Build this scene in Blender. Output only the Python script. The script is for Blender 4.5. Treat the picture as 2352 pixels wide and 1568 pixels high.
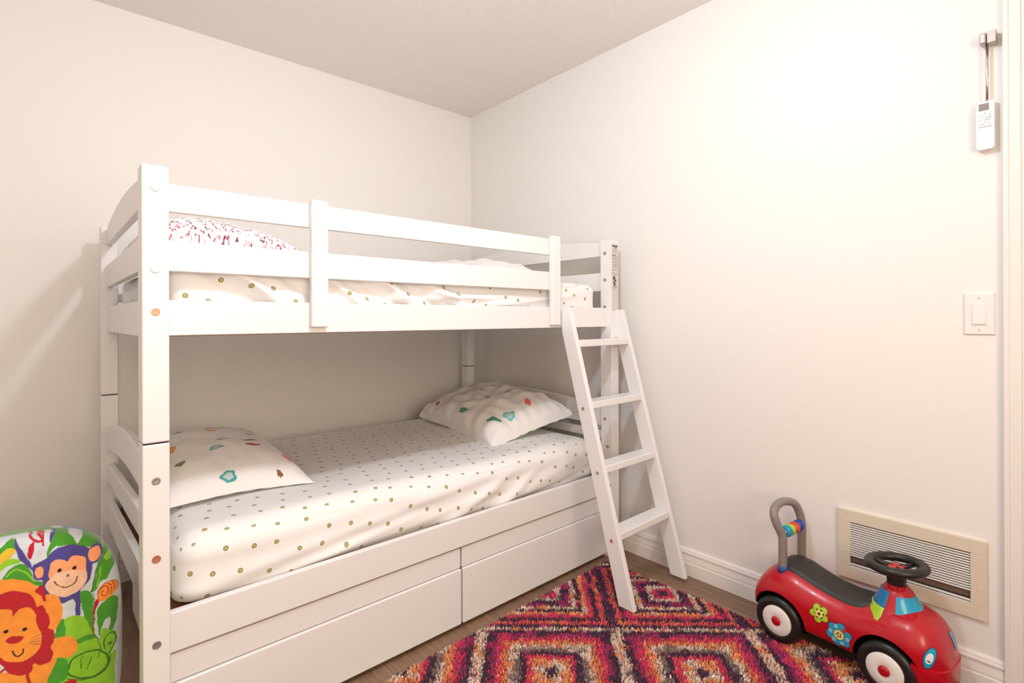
import bpy, bmesh, math, random
import numpy as np
from mathutils import Vector, Matrix, noise
from mathutils.bvhtree import BVHTree
random.seed(7); rng = np.random.default_rng(7)
for o in list(bpy.data.objects): bpy.data.objects.remove(o)
SC = bpy.context.scene; COL = SC.collection

# ---------------------------------------------------------------- camera, world, light, exposure
cd = bpy.data.cameras.new('camera'); cam = bpy.data.objects.new('camera', cd); COL.objects.link(cam)
cam.location = (-2.144, -2.871, 1.150)
cam.rotation_mode = 'QUATERNION'
YAW = 0.7192
fw = Vector((math.sin(YAW), math.cos(YAW), 0)); rt = Vector((math.cos(YAW), -math.sin(YAW), 0)); up = Vector((0, 0, 1))
ROL = -0.0036
r2 = rt*math.cos(ROL) + up*math.sin(ROL); u2 = -rt*math.sin(ROL) + up*math.cos(ROL)
cam.rotation_quaternion = Matrix((r2, u2, -fw)).transposed().to_quaternion()
cd.sensor_fit = 'HORIZONTAL'; cd.sensor_width = 36.0; cd.lens = 36.0*1198.5/2352
cd.shift_y = -(784-732.1)/2352
cd.clip_start = 0.02; cd.clip_end = 50
SC.camera = cam
w = bpy.data.worlds.new('world'); SC.world = w; w.use_nodes = True
w.node_tree.nodes['Background'].inputs[0].default_value = (1.0, 0.95, 0.9, 1); w.node_tree.nodes['Background'].inputs[1].default_value = 0.3
H = 2.526
SC.view_settings.view_transform = 'Standard'; SC.view_settings.look = 'None'
SC.view_settings.gamma = 1.0; SC.view_settings.use_curve_mapping = False
SC.view_settings.exposure = -0.07
LAMP = (-1.48, -2.08, 2.24)
def area(name, loc, rot, size, energy, col):
    l = bpy.data.lights.new(name, 'AREA'); l.shape = 'RECTANGLE'; l.size, l.size_y = size; l.energy = energy; l.color = col
    o = bpy.data.objects.new(name, l); COL.objects.link(o); o.location = loc; o.rotation_euler = rot; return o
pl = bpy.data.lights.new('ceiling_bulb', 'POINT'); pl.energy = 38; pl.color = (0.885, 0.965, 1.10); pl.shadow_soft_size = 0.05
plo = bpy.data.objects.new('ceiling_bulb', pl); COL.objects.link(plo); plo.location = LAMP
# warm fill light added behind the camera to brighten the room
FILL = area('warm_fill', (-1.9, -3.93, 1.45), (math.radians(90), 0, 0), (1.3, 1.1), 40, (0.98, 0.785, 0.595))

# ---------------------------------------------------------------- materials
def srgb(r, g, b):
    f = lambda c: (c/255/12.92) if c/255 <= 0.04045 else ((c/255+0.055)/1.055)**2.4
    return (f(r), f(g), f(b), 1)
MATS = {}
def mat(name, col, rough=0.5, metal=0.0, spec=0.5, bump=0, bscale=60, coat=0, sheen=0, var=0.0, bdist=0.002):
    if name in MATS: return MATS[name]
    m = bpy.data.materials.new(name); m.use_nodes = True; nt = m.node_tree; b = nt.nodes['Principled BSDF']
    b.inputs['Base Color'].default_value = col; b.inputs['Roughness'].default_value = rough
    b.inputs['Metallic'].default_value = metal; b.inputs['Specular IOR Level'].default_value = spec
    b.inputs['Coat Weight'].default_value = coat; b.inputs['Sheen Weight'].default_value = sheen
    tc = nt.nodes.new('ShaderNodeTexCoord')
    if bump:
        n = nt.nodes.new('ShaderNodeTexNoise'); n.inputs['Scale'].default_value = bscale; n.inputs['Detail'].default_value = 4
        bp = nt.nodes.new('ShaderNodeBump'); bp.inputs['Strength'].default_value = bump; bp.inputs['Distance'].default_value = bdist
        nt.links.new(tc.outputs['Object'], n.inputs['Vector']); nt.links.new(n.outputs['Fac'], bp.inputs['Height']); nt.links.new(bp.outputs['Normal'], b.inputs['Normal'])
    if var:
        n = nt.nodes.new('ShaderNodeTexNoise'); n.inputs['Scale'].default_value = 9; n.inputs['Detail'].default_value = 3
        mx = nt.nodes.new('ShaderNodeMix'); mx.data_type = 'RGBA'
        mx.inputs['A'].default_value = tuple(c*(1-var) for c in col[:3])+(1,); mx.inputs['B'].default_value = tuple(min(1, c*(1+var)) for c in col[:3])+(1,)
        nt.links.new(tc.outputs['Object'], n.inputs['Vector']); nt.links.new(n.outputs['Fac'], mx.inputs['Factor']); nt.links.new(mx.outputs['Result'], b.inputs['Base Color'])
    MATS[name] = m; return m
def attrmat(name, rough=0.85, sheen=0.2, bump=0.25, bscale=500, attr='Col'):
    m = mat(name, (1, 1, 1, 1), rough, bump=bump, bscale=bscale, sheen=sheen, bdist=0.0008)
    nt = m.node_tree; a = nt.nodes.new('ShaderNodeAttribute'); a.attribute_name = attr
    nt.links.new(a.outputs['Color'], nt.nodes['Principled BSDF'].inputs['Base Color']); return m
WALLC = (0.865, 0.84, 0.80, 1)
M_wall = mat('wall_paint', WALLC, 0.6, bump=0.12, bscale=180, bdist=0.001)
M_ceil = mat('ceiling_stipple', (0.90, 0.865, 0.82, 1), 0.85, bump=0.5, bscale=130, bdist=0.006)
M_trim = mat('trim_paint', (0.85, 0.81, 0.77, 1), 0.35)
M_bed = mat('bed_white_paint', (0.84, 0.825, 0.815, 1), 0.33, bump=0.03, bscale=40)
M_dark = mat('dark_gap', (0.02, 0.017, 0.015, 1), 0.8)
M_slat = mat('bed_slat_wood', srgb(150, 105, 80), 0.6, var=0.15)
M_steel = mat('bolt_steel', (0.42, 0.42, 0.42, 1), 0.35, metal=0.8)
M_copper = mat('bolt_copper', (0.62, 0.27, 0.17, 1), 0.4, metal=0.6)
M_brass = mat('bolt_brass', (0.5, 0.4, 0.22, 1), 0.4, metal=0.6)

def floor_material():
    m = mat('floor_laminate', srgb(122, 92, 72), 0.45, bump=0.05, bscale=30); nt = m.node_tree; b = nt.nodes['Principled BSDF']
    tc = nt.nodes.new('ShaderNodeTexCoord'); mp = nt.nodes.new('ShaderNodeMapping'); mp.inputs['Rotation'].default_value = (0, 0, math.pi/2)
    br = nt.nodes.new('ShaderNodeTexBrick'); br.inputs['Scale'].default_value = 1; br.inputs['Brick Width'].default_value = 1.2; br.inputs['Row Height'].default_value = 0.125
    br.inputs['Mortar Size'].default_value = 0.0012; br.inputs['Color1'].default_value = (0.30, 0.30, 0.30, 1); br.inputs['Color2'].default_value = (0.7, 0.7, 0.7, 1); br.inputs['Mortar'].default_value = (0, 0, 0, 1)
    mp2 = nt.nodes.new('ShaderNodeMapping'); mp2.inputs['Scale'].default_value = (60, 3, 3)
    n = nt.nodes.new('ShaderNodeTexNoise'); n.inputs['Scale'].default_value = 2.0; n.inputs['Detail'].default_value = 6
    ad = nt.nodes.new('ShaderNodeMath'); ad.operation = 'MULTIPLY_ADD'; ad.inputs[1].default_value = 0.35
    rp = nt.nodes.new('ShaderNodeValToRGB'); e = rp.color_ramp.elements
    e[0].position = 0.2; e[0].color = srgb(84, 60, 45); e[1].position = 1.0; e[1].color = srgb(160, 128, 104)
    L = nt.links.new
    L(tc.outputs['Object'], mp.inputs['Vector']); L(mp.outputs['Vector'], br.inputs['Vector']); L(tc.outputs['Object'], mp2.inputs['Vector']); L(mp2.outputs['Vector'], n.inputs['Vector'])
    L(br.outputs['Color'], ad.inputs[0]); L(n.outputs['Fac'], ad.inputs[2]); L(ad.outputs[0], rp.inputs['Fac']); L(rp.outputs['Color'], b.inputs['Base Color'])
    return m

# ---------------------------------------------------------------- mesh helpers
def link(name, me, m, parent=None):
    o = bpy.data.objects.new(name, me); COL.objects.link(o)
    if m is not None:
        for mm in (m if isinstance(m, (list, tuple)) else [m]): me.materials.append(mm)
    if parent is not None: o.parent = parent
    return o
def obj(name, bm, m, parent=None, smooth=False, bev=0, bseg=2, auto=None):
    me = bpy.data.meshes.new(name); bmesh.ops.recalc_face_normals(bm, faces=bm.faces); bm.to_mesh(me); bm.free()
    if smooth or auto:
        for p in me.polygons: p.use_smooth = True
    o = link(name, me, m, parent)
    if auto:
        me.set_sharp_from_angle(angle=math.radians(auto))
    if bev:
        md = o.modifiers.new('bevel', 'BEVEL'); md.width = bev; md.segments = bseg; md.limit_method = 'ANGLE'; md.angle_limit = math.radians(40)
        for p in me.polygons: p.use_smooth = True
        md.harden_normals = True
    return o
def box(bm, x0, x1, y0, y1, z0, z1):
    v = [bm.verts.new((x, y, z)) for x in (x0, x1) for y in (y0, y1) for z in (z0, z1)]
    for f in ((0, 1, 3, 2), (4, 6, 7, 5), (0, 4, 5, 1), (2, 3, 7, 6), (0, 2, 6, 4), (1, 5, 7, 3)): bm.faces.new([v[i] for i in f])
    return v
def bx(name, b, m, parent=None, bev=0.002):
    bm = bmesh.new(); box(bm, *b); return obj(name, bm, m, parent, bev=bev)
def prism(bm, pts, axis, a, b):
    """extrude a 2-D outline along an axis from a to b"""
    def P(p, t): return {'x': (t, p[0], p[1]), 'y': (p[0], t, p[1]), 'z': (p[0], p[1], t)}[axis]
    A = [bm.verts.new(P(p, a)) for p in pts]; B = [bm.verts.new(P(p, b)) for p in pts]; n = len(pts)
    bm.faces.new(A); bm.faces.new(B[::-1])
    for i in range(n): bm.faces.new((A[i], A[(i+1) % n], B[(i+1) % n], B[i]))
def cyl(bm, c, r, h, axis='z', seg=32, r2=None, cap=True):
    r2 = r if r2 is None else r2
    R = {'z': Matrix.Identity(4), 'x': Matrix.Rotation(math.pi/2, 4, 'Y'), 'y': Matrix.Rotation(-math.pi/2, 4, 'X')}[axis]
    bmesh.ops.create_cone(bm, cap_ends=cap, segments=seg, radius1=r, radius2=r2, depth=h, matrix=Matrix.Translation(c) @ R)
def tube(bm, pts, rad, seg=12, cap=True):
    pts = [Vector(p) for p in pts]; rings = []; n = len(pts)
    rr = rad if isinstance(rad, (list, tuple)) else [rad]*n
    t0 = (pts[1]-pts[0]).normalized(); ref = Vector((0, 0, 1)) if abs(t0.z) < 0.9 else Vector((1, 0, 0)); u = t0.cross(ref).normalized()
    for i, p in enumerate(pts):
        t = (pts[min(n-1, i+1)]-pts[max(0, i-1)]).normalized(); u = (u - t*u.dot(t)).normalized(); v = t.cross(u)
        rings.append([bm.verts.new(p + rr[i]*(u*math.cos(2*math.pi*k/seg)+v*math.sin(2*math.pi*k/seg))) for k in range(seg)])
    for a, b in zip(rings, rings[1:]):
        for k in range(seg): bm.faces.new((a[k], a[(k+1) % seg], b[(k+1) % seg], b[k]))
    if cap: bm.faces.new(rings[0][::-1]); bm.faces.new(rings[-1])
def catmull(P, n=8, closed=False):
    P = [Vector(p) for p in P]; out = []; N = len(P)
    rng_ = range(N if closed else N-1)
    for i in rng_:
        g = lambda k: P[k % N] if closed else P[max(0, min(N-1, k))]
        p0, p1, p2, p3 = g(i-1), g(i), g(i+1), g(i+2)
        for j in range(n):
            t = j/n; out.append(0.5*((2*p1)+(p2-p0)*t+(2*p0-5*p1+4*p2-p3)*t*t+(3*p1-p0-3*p2+p3)*t**3))
    if not closed: out.append(P[-1])
    return out
def lathe(bm, prof, c, axis='z', seg=40):
    rings = []
    for r, h in prof:
        ring = []
        for k in range(seg):
            a = 2*math.pi*k/seg; x, y = r*math.cos(a), r*math.sin(a)
            p = {'z': (x, y, h), 'x': (h, x, y), 'y': (x, h, y)}[axis]; ring.append(bm.verts.new(Vector(c)+Vector(p)))
        rings.append(ring)
    for a, b in zip(rings, rings[1:]):
        for k in range(seg): bm.faces.new((a[k], a[(k+1) % seg], b[(k+1) % seg], b[k]))
    bm.faces.new(rings[0][::-1]); bm.faces.new(rings[-1])
def grid_mesh(name, V, nu, nv, m, parent=None, closed_u=False, smooth=True, extra=None):
    """V: (nu*nv,3) array, index = i*nv+j"""
    F = []
    for i in range(nu if closed_u else nu-1):
        a = i*nv; b = ((i+1) % nu)*nv
        for j in range(nv-1): F.append((a+j, b+j, b+j+1, a+j+1))
    if extra: F += extra
    me = bpy.data.meshes.new(name); me.from_pydata([tuple(map(float, v)) for v in V], [], F); me.validate(); me.update()
    if smooth: me.polygons.foreach_set('use_smooth', [True]*len(me.polygons))
    bm = bmesh.new(); bm.from_mesh(me); bmesh.ops.recalc_face_normals(bm, faces=bm.faces); bm.to_mesh(me); bm.free()
    return link(name, me, m, parent)
def vcol(me, C):
    a = me.color_attributes.new('Col', 'FLOAT_COLOR', 'POINT')
    C = np.concatenate([C, np.ones((len(C), 1))], 1).astype(np.float32); a.data.foreach_set('color', C.ravel())
def empty(name, loc=(0, 0, 0), rz=0, label=None, cat=None, group=None):
    o = bpy.data.objects.new(name, None); COL.objects.link(o); o.location = loc; o.rotation_euler = (0, 0, rz)
    o.empty_display_size = 0.05
    return tag(o, label, cat, group)
def tag(o, label=None, cat=None, group=None, kind=None):
    if label: o['label'] = label
    if cat: o['category'] = cat
    if group: o['group'] = group
    if kind: o['kind'] = kind
    return o
def struct(name, bm, m, bev=0, label=None, **k):
    o = obj(name, bm, m, bev=bev, **k); o['kind'] = 'structure'
    if label: o['label'] = label
    return o

# ---------------------------------------------------------------- room shell
XL, YF = -3.3, -4.0
def slab(name, b, m, label):
    bm = bmesh.new(); box(bm, *b); return struct(name, bm, m, label=label)
slab('floor', (XL-.1, .1, YF-.1, .1, -.1, 0), floor_material(), 'brown wood laminate floor')
slab('ceiling', (XL-.1, .1, YF-.1, .1, H, H+.1), M_ceil, 'stippled off-white ceiling')
slab('wall_back', (XL-.1, .1, 0, .1, 0, H), M_wall, 'cream wall behind the long side of the bunk bed')
slab('wall_left', (XL-.1, XL, YF, 0, 0, H), M_wall, 'cream wall on the left side of the room')
# right wall with a door opening
DY0, DY1, DH = -3.50, -2.745, 2.05
bm = bmesh.new(); box(bm, 0, .1, DY1, 0, 0, H); box(bm, 0, .1, YF, DY0, 0, H); box(bm, 0, .1, DY0, DY1, DH, H)
struct('wall_right', bm, M_wall, label='cream wall on the right with switch, remote and air grille')
# unseen front wall; its window opening is added to go with the fill light
WX0, WX1, WZ0, WZ1 = -2.55, -1.25, .9, 2.0
bm = bmesh.new(); box(bm, XL, WX0, YF-.1, YF, 0, H); box(bm, WX1, 0, YF-.1, YF, 0, H); box(bm, WX0, WX1, YF-.1, YF, 0, WZ0); box(bm, WX0, WX1, YF-.1, YF, WZ1, H)
struct('wall_front', bm, M_wall, label='cream wall with an added window opening opposite the bed')
bm = bmesh.new()
for b in ((WX0-.06, WX1+.06, YF-.02, YF+.02, WZ0-.06, WZ0), (WX0-.06, WX1+.06, YF-.02, YF+.02, WZ1, WZ1+.06), (WX0-.06, WX0, YF-.02, YF+.02, WZ0, WZ1), (WX1, WX1+.06, YF-.02, YF+.02, WZ0, WZ1), (-1.92, -1.88, YF-.05, YF-.01, WZ0, WZ1)): box(bm, *b)
struct('added_window_1', bm, M_trim, bev=.003, label='unseen white window frame added around the fill light')  # made-up window frame, out of view, paired with the fill light
# door casing and slab in the right wall
bm = bmesh.new()
for (a, b, t) in ((DY1, -2.699, .011), (-2.705, -2.676, .017), (-2.679, -2.665, .021)): box(bm, -t, 0, a, b, 0, DH+.08)
box(bm, -.017, 0, DY0-.08, DY0, 0, DH+.08); box(bm, -.017, 0, DY0, DY1, DH, DH+.08)
struct('trim_1', bm, M_trim, bev=.003, label='white door casing at the right edge')
bm = bmesh.new(); box(bm, .012, .05, DY0, DY1, 0, DH)
struct('door_1', bm, M_trim, label='white door beside the casing')
# baseboards (profile swept along the walls)
PROF = [(0, 0), (.018, 0), (.018, .054), (.0165, .057), (.0135, .058), (.0135, .060), (.0155, .062), (.0150, .068), (.0125, .082), (.0115, .090), (.0135, .092), (.0145, .097), (.013, .102), (.010, .104), (.0105, .107), (.008, .112), (.003, .115), (0, .115)]
def baseboard(name, axis, a, b, flip, off, label):
    bm = bmesh.new(); prism(bm, [(off + (-p[0] if flip else p[0]), p[1]) for p in PROF], axis, a, b); struct(name, bm, M_trim, label=label)
def prism_y(bm, pts, a, b): prism(bm, pts, 'y', a, b)
baseboard('baseboard_right', 'y', -2.665, 0, True, 0, 'white moulded baseboard along the right wall')
baseboard('baseboard_back', 'x', XL, -.018, True, 0, 'white moulded baseboard behind the bed')
baseboard('baseboard_left', 'y', YF, 0, False, XL, 'white moulded baseboard along the left wall')

# ---------------------------------------------------------------- ceiling lamp (above the frame)
M_glow = mat('lamp_glass', (1, .95, .88, 1), .4)
b_ = M_glow.node_tree.nodes['Principled BSDF']; b_.inputs['Emission Color'].default_value = (1, .93, .85, 1); b_.inputs['Emission Strength'].default_value = 3
lamp = empty('ceiling_lamp', (LAMP[0], LAMP[1], H), label='white ceiling lamp canopy with a short hanging bulb holder', cat='lamp')
bm = bmesh.new(); lathe(bm, [(.09, -.0), (.09, -.012), (.04, -.02), (.006, -.03), (.006, -.20), (.022, -.205), (.022, -.235)], (0, 0, 0)); obj('canopy', bm, M_trim, lamp, smooth=True)

# ---------------------------------------------------------------- bunk bed
P0 = (-0.676, -1.281, 0); BY = 0.0166
bed = empty('bunk_bed', P0, BY, 'white wooden bunk bed with guard rails, arched end boards and under-bed drawers', 'bed')
def bolt(parent, x, y, z, r, m, axis='y', white=False, name='bolt'):
    bm = bmesh.new()
    d = -1
    prof = [(r, 0), (r, .0015*d), (r*.85, .0028*d), (r*.3, .0032*d)] if white else [(r, .0006), (r, .0012*d), (r*.75, .0014*d), (r*.7, .0004*d), (r*.25, .0002*d)]
    lathe(bm, prof, (x, y, z), axis=axis, seg=20); return obj(name, bm, m, parent, smooth=False)
S0, S1 = -1.311, .597; PW = .057; NF0, NF1 = -.028, .035; NB0, NB1 = 1.107, 1.17; JZ = .847
posts = {}
for key, s in (('L', S0), ('R', S1-PW)):
    for kk, (n0, n1) in (('F', (NF0, NF1)), ('B', (NB0, NB1))):
        posts[key+kk+'l'] = bx('lower_post', (s, s+PW, n0, n1, 0, JZ-(.0015 if key+kk != 'RF' else 0)), M_bed, bed, .004 if key+kk != 'RF' else .001)
        posts[key+kk+'u'] = bx('upper_post', (s, s+PW, n0, n1, JZ+(.0015 if key+kk != 'RF' else 0), 1.532), M_bed, bed, .004 if key+kk != 'RF' else .001)
        if key+kk != 'RF':
            bm = bmesh.new(); box(bm, s+.003, s+PW-.003, n0+.003, n1-.003, JZ-.004, JZ+.004); obj('joint_pin', bm, M_dark, posts[key+kk+'l'])
for z, m, r, wv, p in ((1.477, M_bed, .0105, 1, 'LFu'), (1.276, M_bed, .0105, 1, 'LFu'), (1.17, M_copper, .0095, 0, 'LFu'), (.755, M_steel, .0095, 0, 'LFl'), (.563, M_copper, .0095, 0, 'LFl'), (.352, M_steel, .0095, 0, 'LFl')):
    b = bolt(posts[p], -1.283, NF0, z, r, m, white=bool(wv))
    b['label'] = {1: 'white bolt cap', 0: ('copper coloured bolt' if m is M_copper else 'grey steel bolt')}[wv]
for n_, z, p in ((.009, 1.466, 'RFu'), (.009, 1.337, 'RFu'), (.010, 1.205, 'RFu'), (.012, .663, 'RFl'), (-.004, .531, 'RFl'), (-.016, .347, 'RFl')):
    b = bolt(posts[p], S1-PW, n_, z, .0085, M_brass, axis='x'); b['label'] = 'small brass bolt'
# warning sticker on the far front post
lab = bx('warning_label', (.5445, .5925, NF0-.0012, NF0+.0004, 1.19, 1.508), mat('label_paper', (.66, .64, .60, 1), .4), posts['RFu'], 0); lab['label'] = 'tall white warning sticker with small print'
bm = bmesh.new(); r_ = random.Random(3)
def ink(x0, x1, z0, z1): box(bm, x0, x1, NF0-.0017, NF0-.0011, z0, z1)
ink(.547, .590, 1.497, 1.504); ink(.565, .583, 1.489, 1.4945); ink(.545, .578, 1.4545, 1.4575); ink(.545, .588, 1.384, 1.3855); ink(.545, .592, 1.368, 1.3695)
for z in (1.478, 1.470, 1.448, 1.442, 1.436, 1.425, 1.419, 1.410, 1.404, 1.396, 1.360):
    x = .550
    while x < .586:
        l_ = r_.uniform(.002, .006); ink(x, x+l_, z, z+.0017); x += l_ + .0018
obj('printed_text', bm, mat('label_ink', (.10, .09, .09, 1), .5), lab)
bm = bmesh.new()
for z in (1.306, 1.301, 1.296): ink(.552, .584, z, z+.0014)
obj('printed_caption', bm, mat('label_ink', (1, 1, 1, 1)), lab)
bm = bmesh.new()
for (x, z, rx, rz) in ((.562, 1.345, .010, .009), (.572, 1.333, .007, .007), (.560, 1.325, .006, .010), (.567, 1.316, .008, .004)): lathe(bm, [(rx, NF0-.0011), (rx, NF0-.0018)], (x, 0, z), axis='y', seg=14)
obj('printed_picture', bm, mat('label_picture', srgb(120, 80, 62), .5), lab)
# long rails
bx('side_rail', (S0+PW, S1-PW+.001, 0, .022, 1.110, 1.201), M_bed, bed, .003)
bx('side_rail', (S0+PW, S1-PW, NB1-.03, NB1-.008, 1.110, 1.201), M_bed, bed, .003)
bx('side_rail', (S0+PW, S1-PW+.001, 0, .022, .303, .406), M_bed, bed, .003)
bx('side_rail', (S0+PW, S1-PW, NB1-.03, NB1-.008, .303, .406), M_bed, bed, .003)
bx('guard_rail', (S0+PW, .19, 0, .02, 1.425, 1.497), M_bed, bed, .003)
bx('guard_rail', (S0+PW, .19, 0, .02, 1.274, 1.353), M_bed, bed, .003)
bx('guard_rail', (S0+PW, S1-PW, NB1-.03, NB1-.01, 1.225, 1.262), M_bed, bed, .003)
bx('guard_rail_support', (-.895, -.844, -.021, -.0005, 1.127, 1.508), M_bed, bed, .004)
bx('guard_rail_support', (.139, .193, -.021, -.0005, 1.122, 1.508), M_bed, bed, .004)
# end frames
def endboard(s, zb, zt, arch=0, tilt=0, n0=NF1-.002, n1=NB0+.002, arch_b=0):
    N = 28; top = []; bot = []
    for i in range(N+1):
        t = i/N; y = n0+(n1-n0)*t; d = -tilt*t
        top.append((y, zt+d+arch*max(0, math.sin(math.pi*t))**.8)); bot.append((y, zb+d+arch_b*max(0, math.sin(math.pi*t))))
    bm = bmesh.new(); prism(bm, bot+top[::-1], 'x', s, s+.021)
    nm = 'arched_end_board' if arch > .015 else 'end_board'
    return obj(nm, bm, M_bed, bed, bev=.003)
for s in (S0+.019, S1-PW+.016):
    T = .06 if s < 0 else .0
    endboard(s, 1.455, 1.518, .038); endboard(s, 1.284, 1.374); endboard(s, 1.105, 1.204)
    endboard(s, .684 if T else .60, .768 if T else .705, .052, T, arch_b=.03 if T else 0); endboard(s, .560, .630, .004, T); endboard(s, .385, .482, .004, T)
# slats and slat platform visible next to the mattress
for zz in (.362, 1.128):
    bx('slat_cleat', (S0+PW, S1-PW, .022, .05, zz-.02, zz), M_slat, bed, .002)
    bx('slat_cleat', (S0+PW, S1-PW, NB1-.06, NB1-.03, zz-.02, zz), M_slat, bed, .002)
    for k in range(12):
        x = S0+PW+.01+k*.152; bx('slat', (x, x+.10, .024, NB1-.031, zz, zz+.016), M_slat, bed, .002)
# drawers under the bed
for (a, b) in ((S0+PW+.004, -.3335), (-.3265, S1-PW+.004)):
    d = bx('drawer', (a, b, .001, .019, .016, .221), M_bed, bed, .004); d['label'] = 'white under-bed drawer front'
    bx('drawer_top_panel', (a, b, .007, .022, .2235, .2955), M_bed, d, .003)
    bm = bmesh.new(); box(bm, a+.02, b-.02, .022, .92, .03, .05); box(bm, a+.02, a+.035, .022, .92, .05, .24); box(bm, b-.035, b-.02, .022, .92, .05, .24); box(bm, a+.035, b-.035, .905, .92, .05, .24)
    obj('drawer_box', bm, M_bed, d)

# ---------------------------------------------------------------- ladder
lad = empty('bunk_ladder', P0, BY, 'white wooden ladder hooked on the bunk bed rail, four steps', 'ladder')
def stringer(s0, s1):
    bm = bmesh.new(); prism(bm, [(-.0225, 1.193), (-.0225, 1.092), (-.318, .016), (-.390, .016), (-.0635, 1.193)], 'x', s0, s1)
    return obj('ladder_side', bm, M_bed, lad, bev=.003)
sa = stringer(.196, .220); stringer(.576, .600)
def nfront(z): return -.390 + (z-.016)/(1.193-.016)*(.390-.0635)
for zt in (1.056, .800, .545, .292):
    y1 = nfront(zt-.014)+.004; bm = bmesh.new(); box(bm, .2205, .5755, y1, y1+.075, zt-.028, zt); obj('ladder_step', bm, M_bed, lad, bev=.003)
for n_, z in ((-.141, .772), (-.216, .518), (-.285, .262)):
    b = bolt(sa, .196, n_, z, .0075, M_brass if z > .3 else M_copper, axis='x'); b['label'] = 'small brass bolt'

# ---------------------------------------------------------------- bedding
def dots_material(name, base=(0.87, 0.86, 0.845, 1), dot=srgb(180, 170, 112)):
    m = mat(name, base, .85, bump=.35, bscale=9, sheen=.15, bdist=.006); nt = m.node_tree; b = nt.nodes['Principled BSDF']; L = nt.links.new
    uv = nt.nodes.new('ShaderNodeUVMap'); uv.uv_map = 'cloth'
    sc = nt.nodes.new('ShaderNodeVectorMath'); sc.operation = 'SCALE'; sc.inputs['Scale'].default_value = 1/.071
    vo = nt.nodes.new('ShaderNodeTexVoronoi'); vo.inputs['Randomness'].default_value = .33; vo.inputs['Scale'].default_value = 1; vo.voronoi_dimensions = '2D'
    mp = nt.nodes.new('ShaderNodeMapping'); mp.inputs['Rotation'].default_value = (0, 0, .30)
    ns = nt.nodes.new('ShaderNodeTexNoise'); ns.inputs['Scale'].default_value = 60
    nm = nt.nodes.new('ShaderNodeMath'); nm.operation = 'MULTIPLY_ADD'; nm.inputs[1].default_value = .06
    lt = nt.nodes.new('ShaderNodeMapRange'); lt.inputs['From Min'].default_value = .138; lt.inputs['From Max'].default_value = .152; lt.inputs['To Min'].default_value = 1; lt.inputs['To Max'].default_value = 0
    rg = nt.nodes.new('ShaderNodeMapRange'); rg.inputs['From Min'].default_value = .085; rg.inputs['From Max'].default_value = .115; rg.inputs['To Min'].default_value = 0; rg.inputs['To Max'].default_value = 1
    dc = nt.nodes.new('ShaderNodeMix'); dc.data_type = 'RGBA'; dc.inputs['A'].default_value = dot; dc.inputs['B'].default_value = srgb(116, 108, 50)
    mx = nt.nodes.new('ShaderNodeMix'); mx.data_type = 'RGBA'; mx.inputs['A'].default_value = base
    L(uv.outputs['UV'], sc.inputs[0]); L(sc.outputs[0], mp.inputs['Vector']); L(mp.outputs['Vector'], vo.inputs['Vector']); L(uv.outputs['UV'], ns.inputs['Vector'])
    L(ns.outputs['Fac'], nm.inputs[0]); L(vo.outputs['Distance'], nm.inputs[2]); L(nm.outputs[0], lt.inputs['Value']); L(nm.outputs[0], rg.inputs['Value'])
    L(rg.outputs['Result'], dc.inputs['Factor']); L(dc.outputs['Result'], mx.inputs['B']); L(lt.outputs['Result'], mx.inputs['Factor']); L(mx.outputs['Result'], b.inputs['Base Color'])
    lt.inputs['From Min'].default_value = .118; lt.inputs['From Max'].default_value = .130
    return m
M_sheet = dots_material('dotted_sheet')
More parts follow.
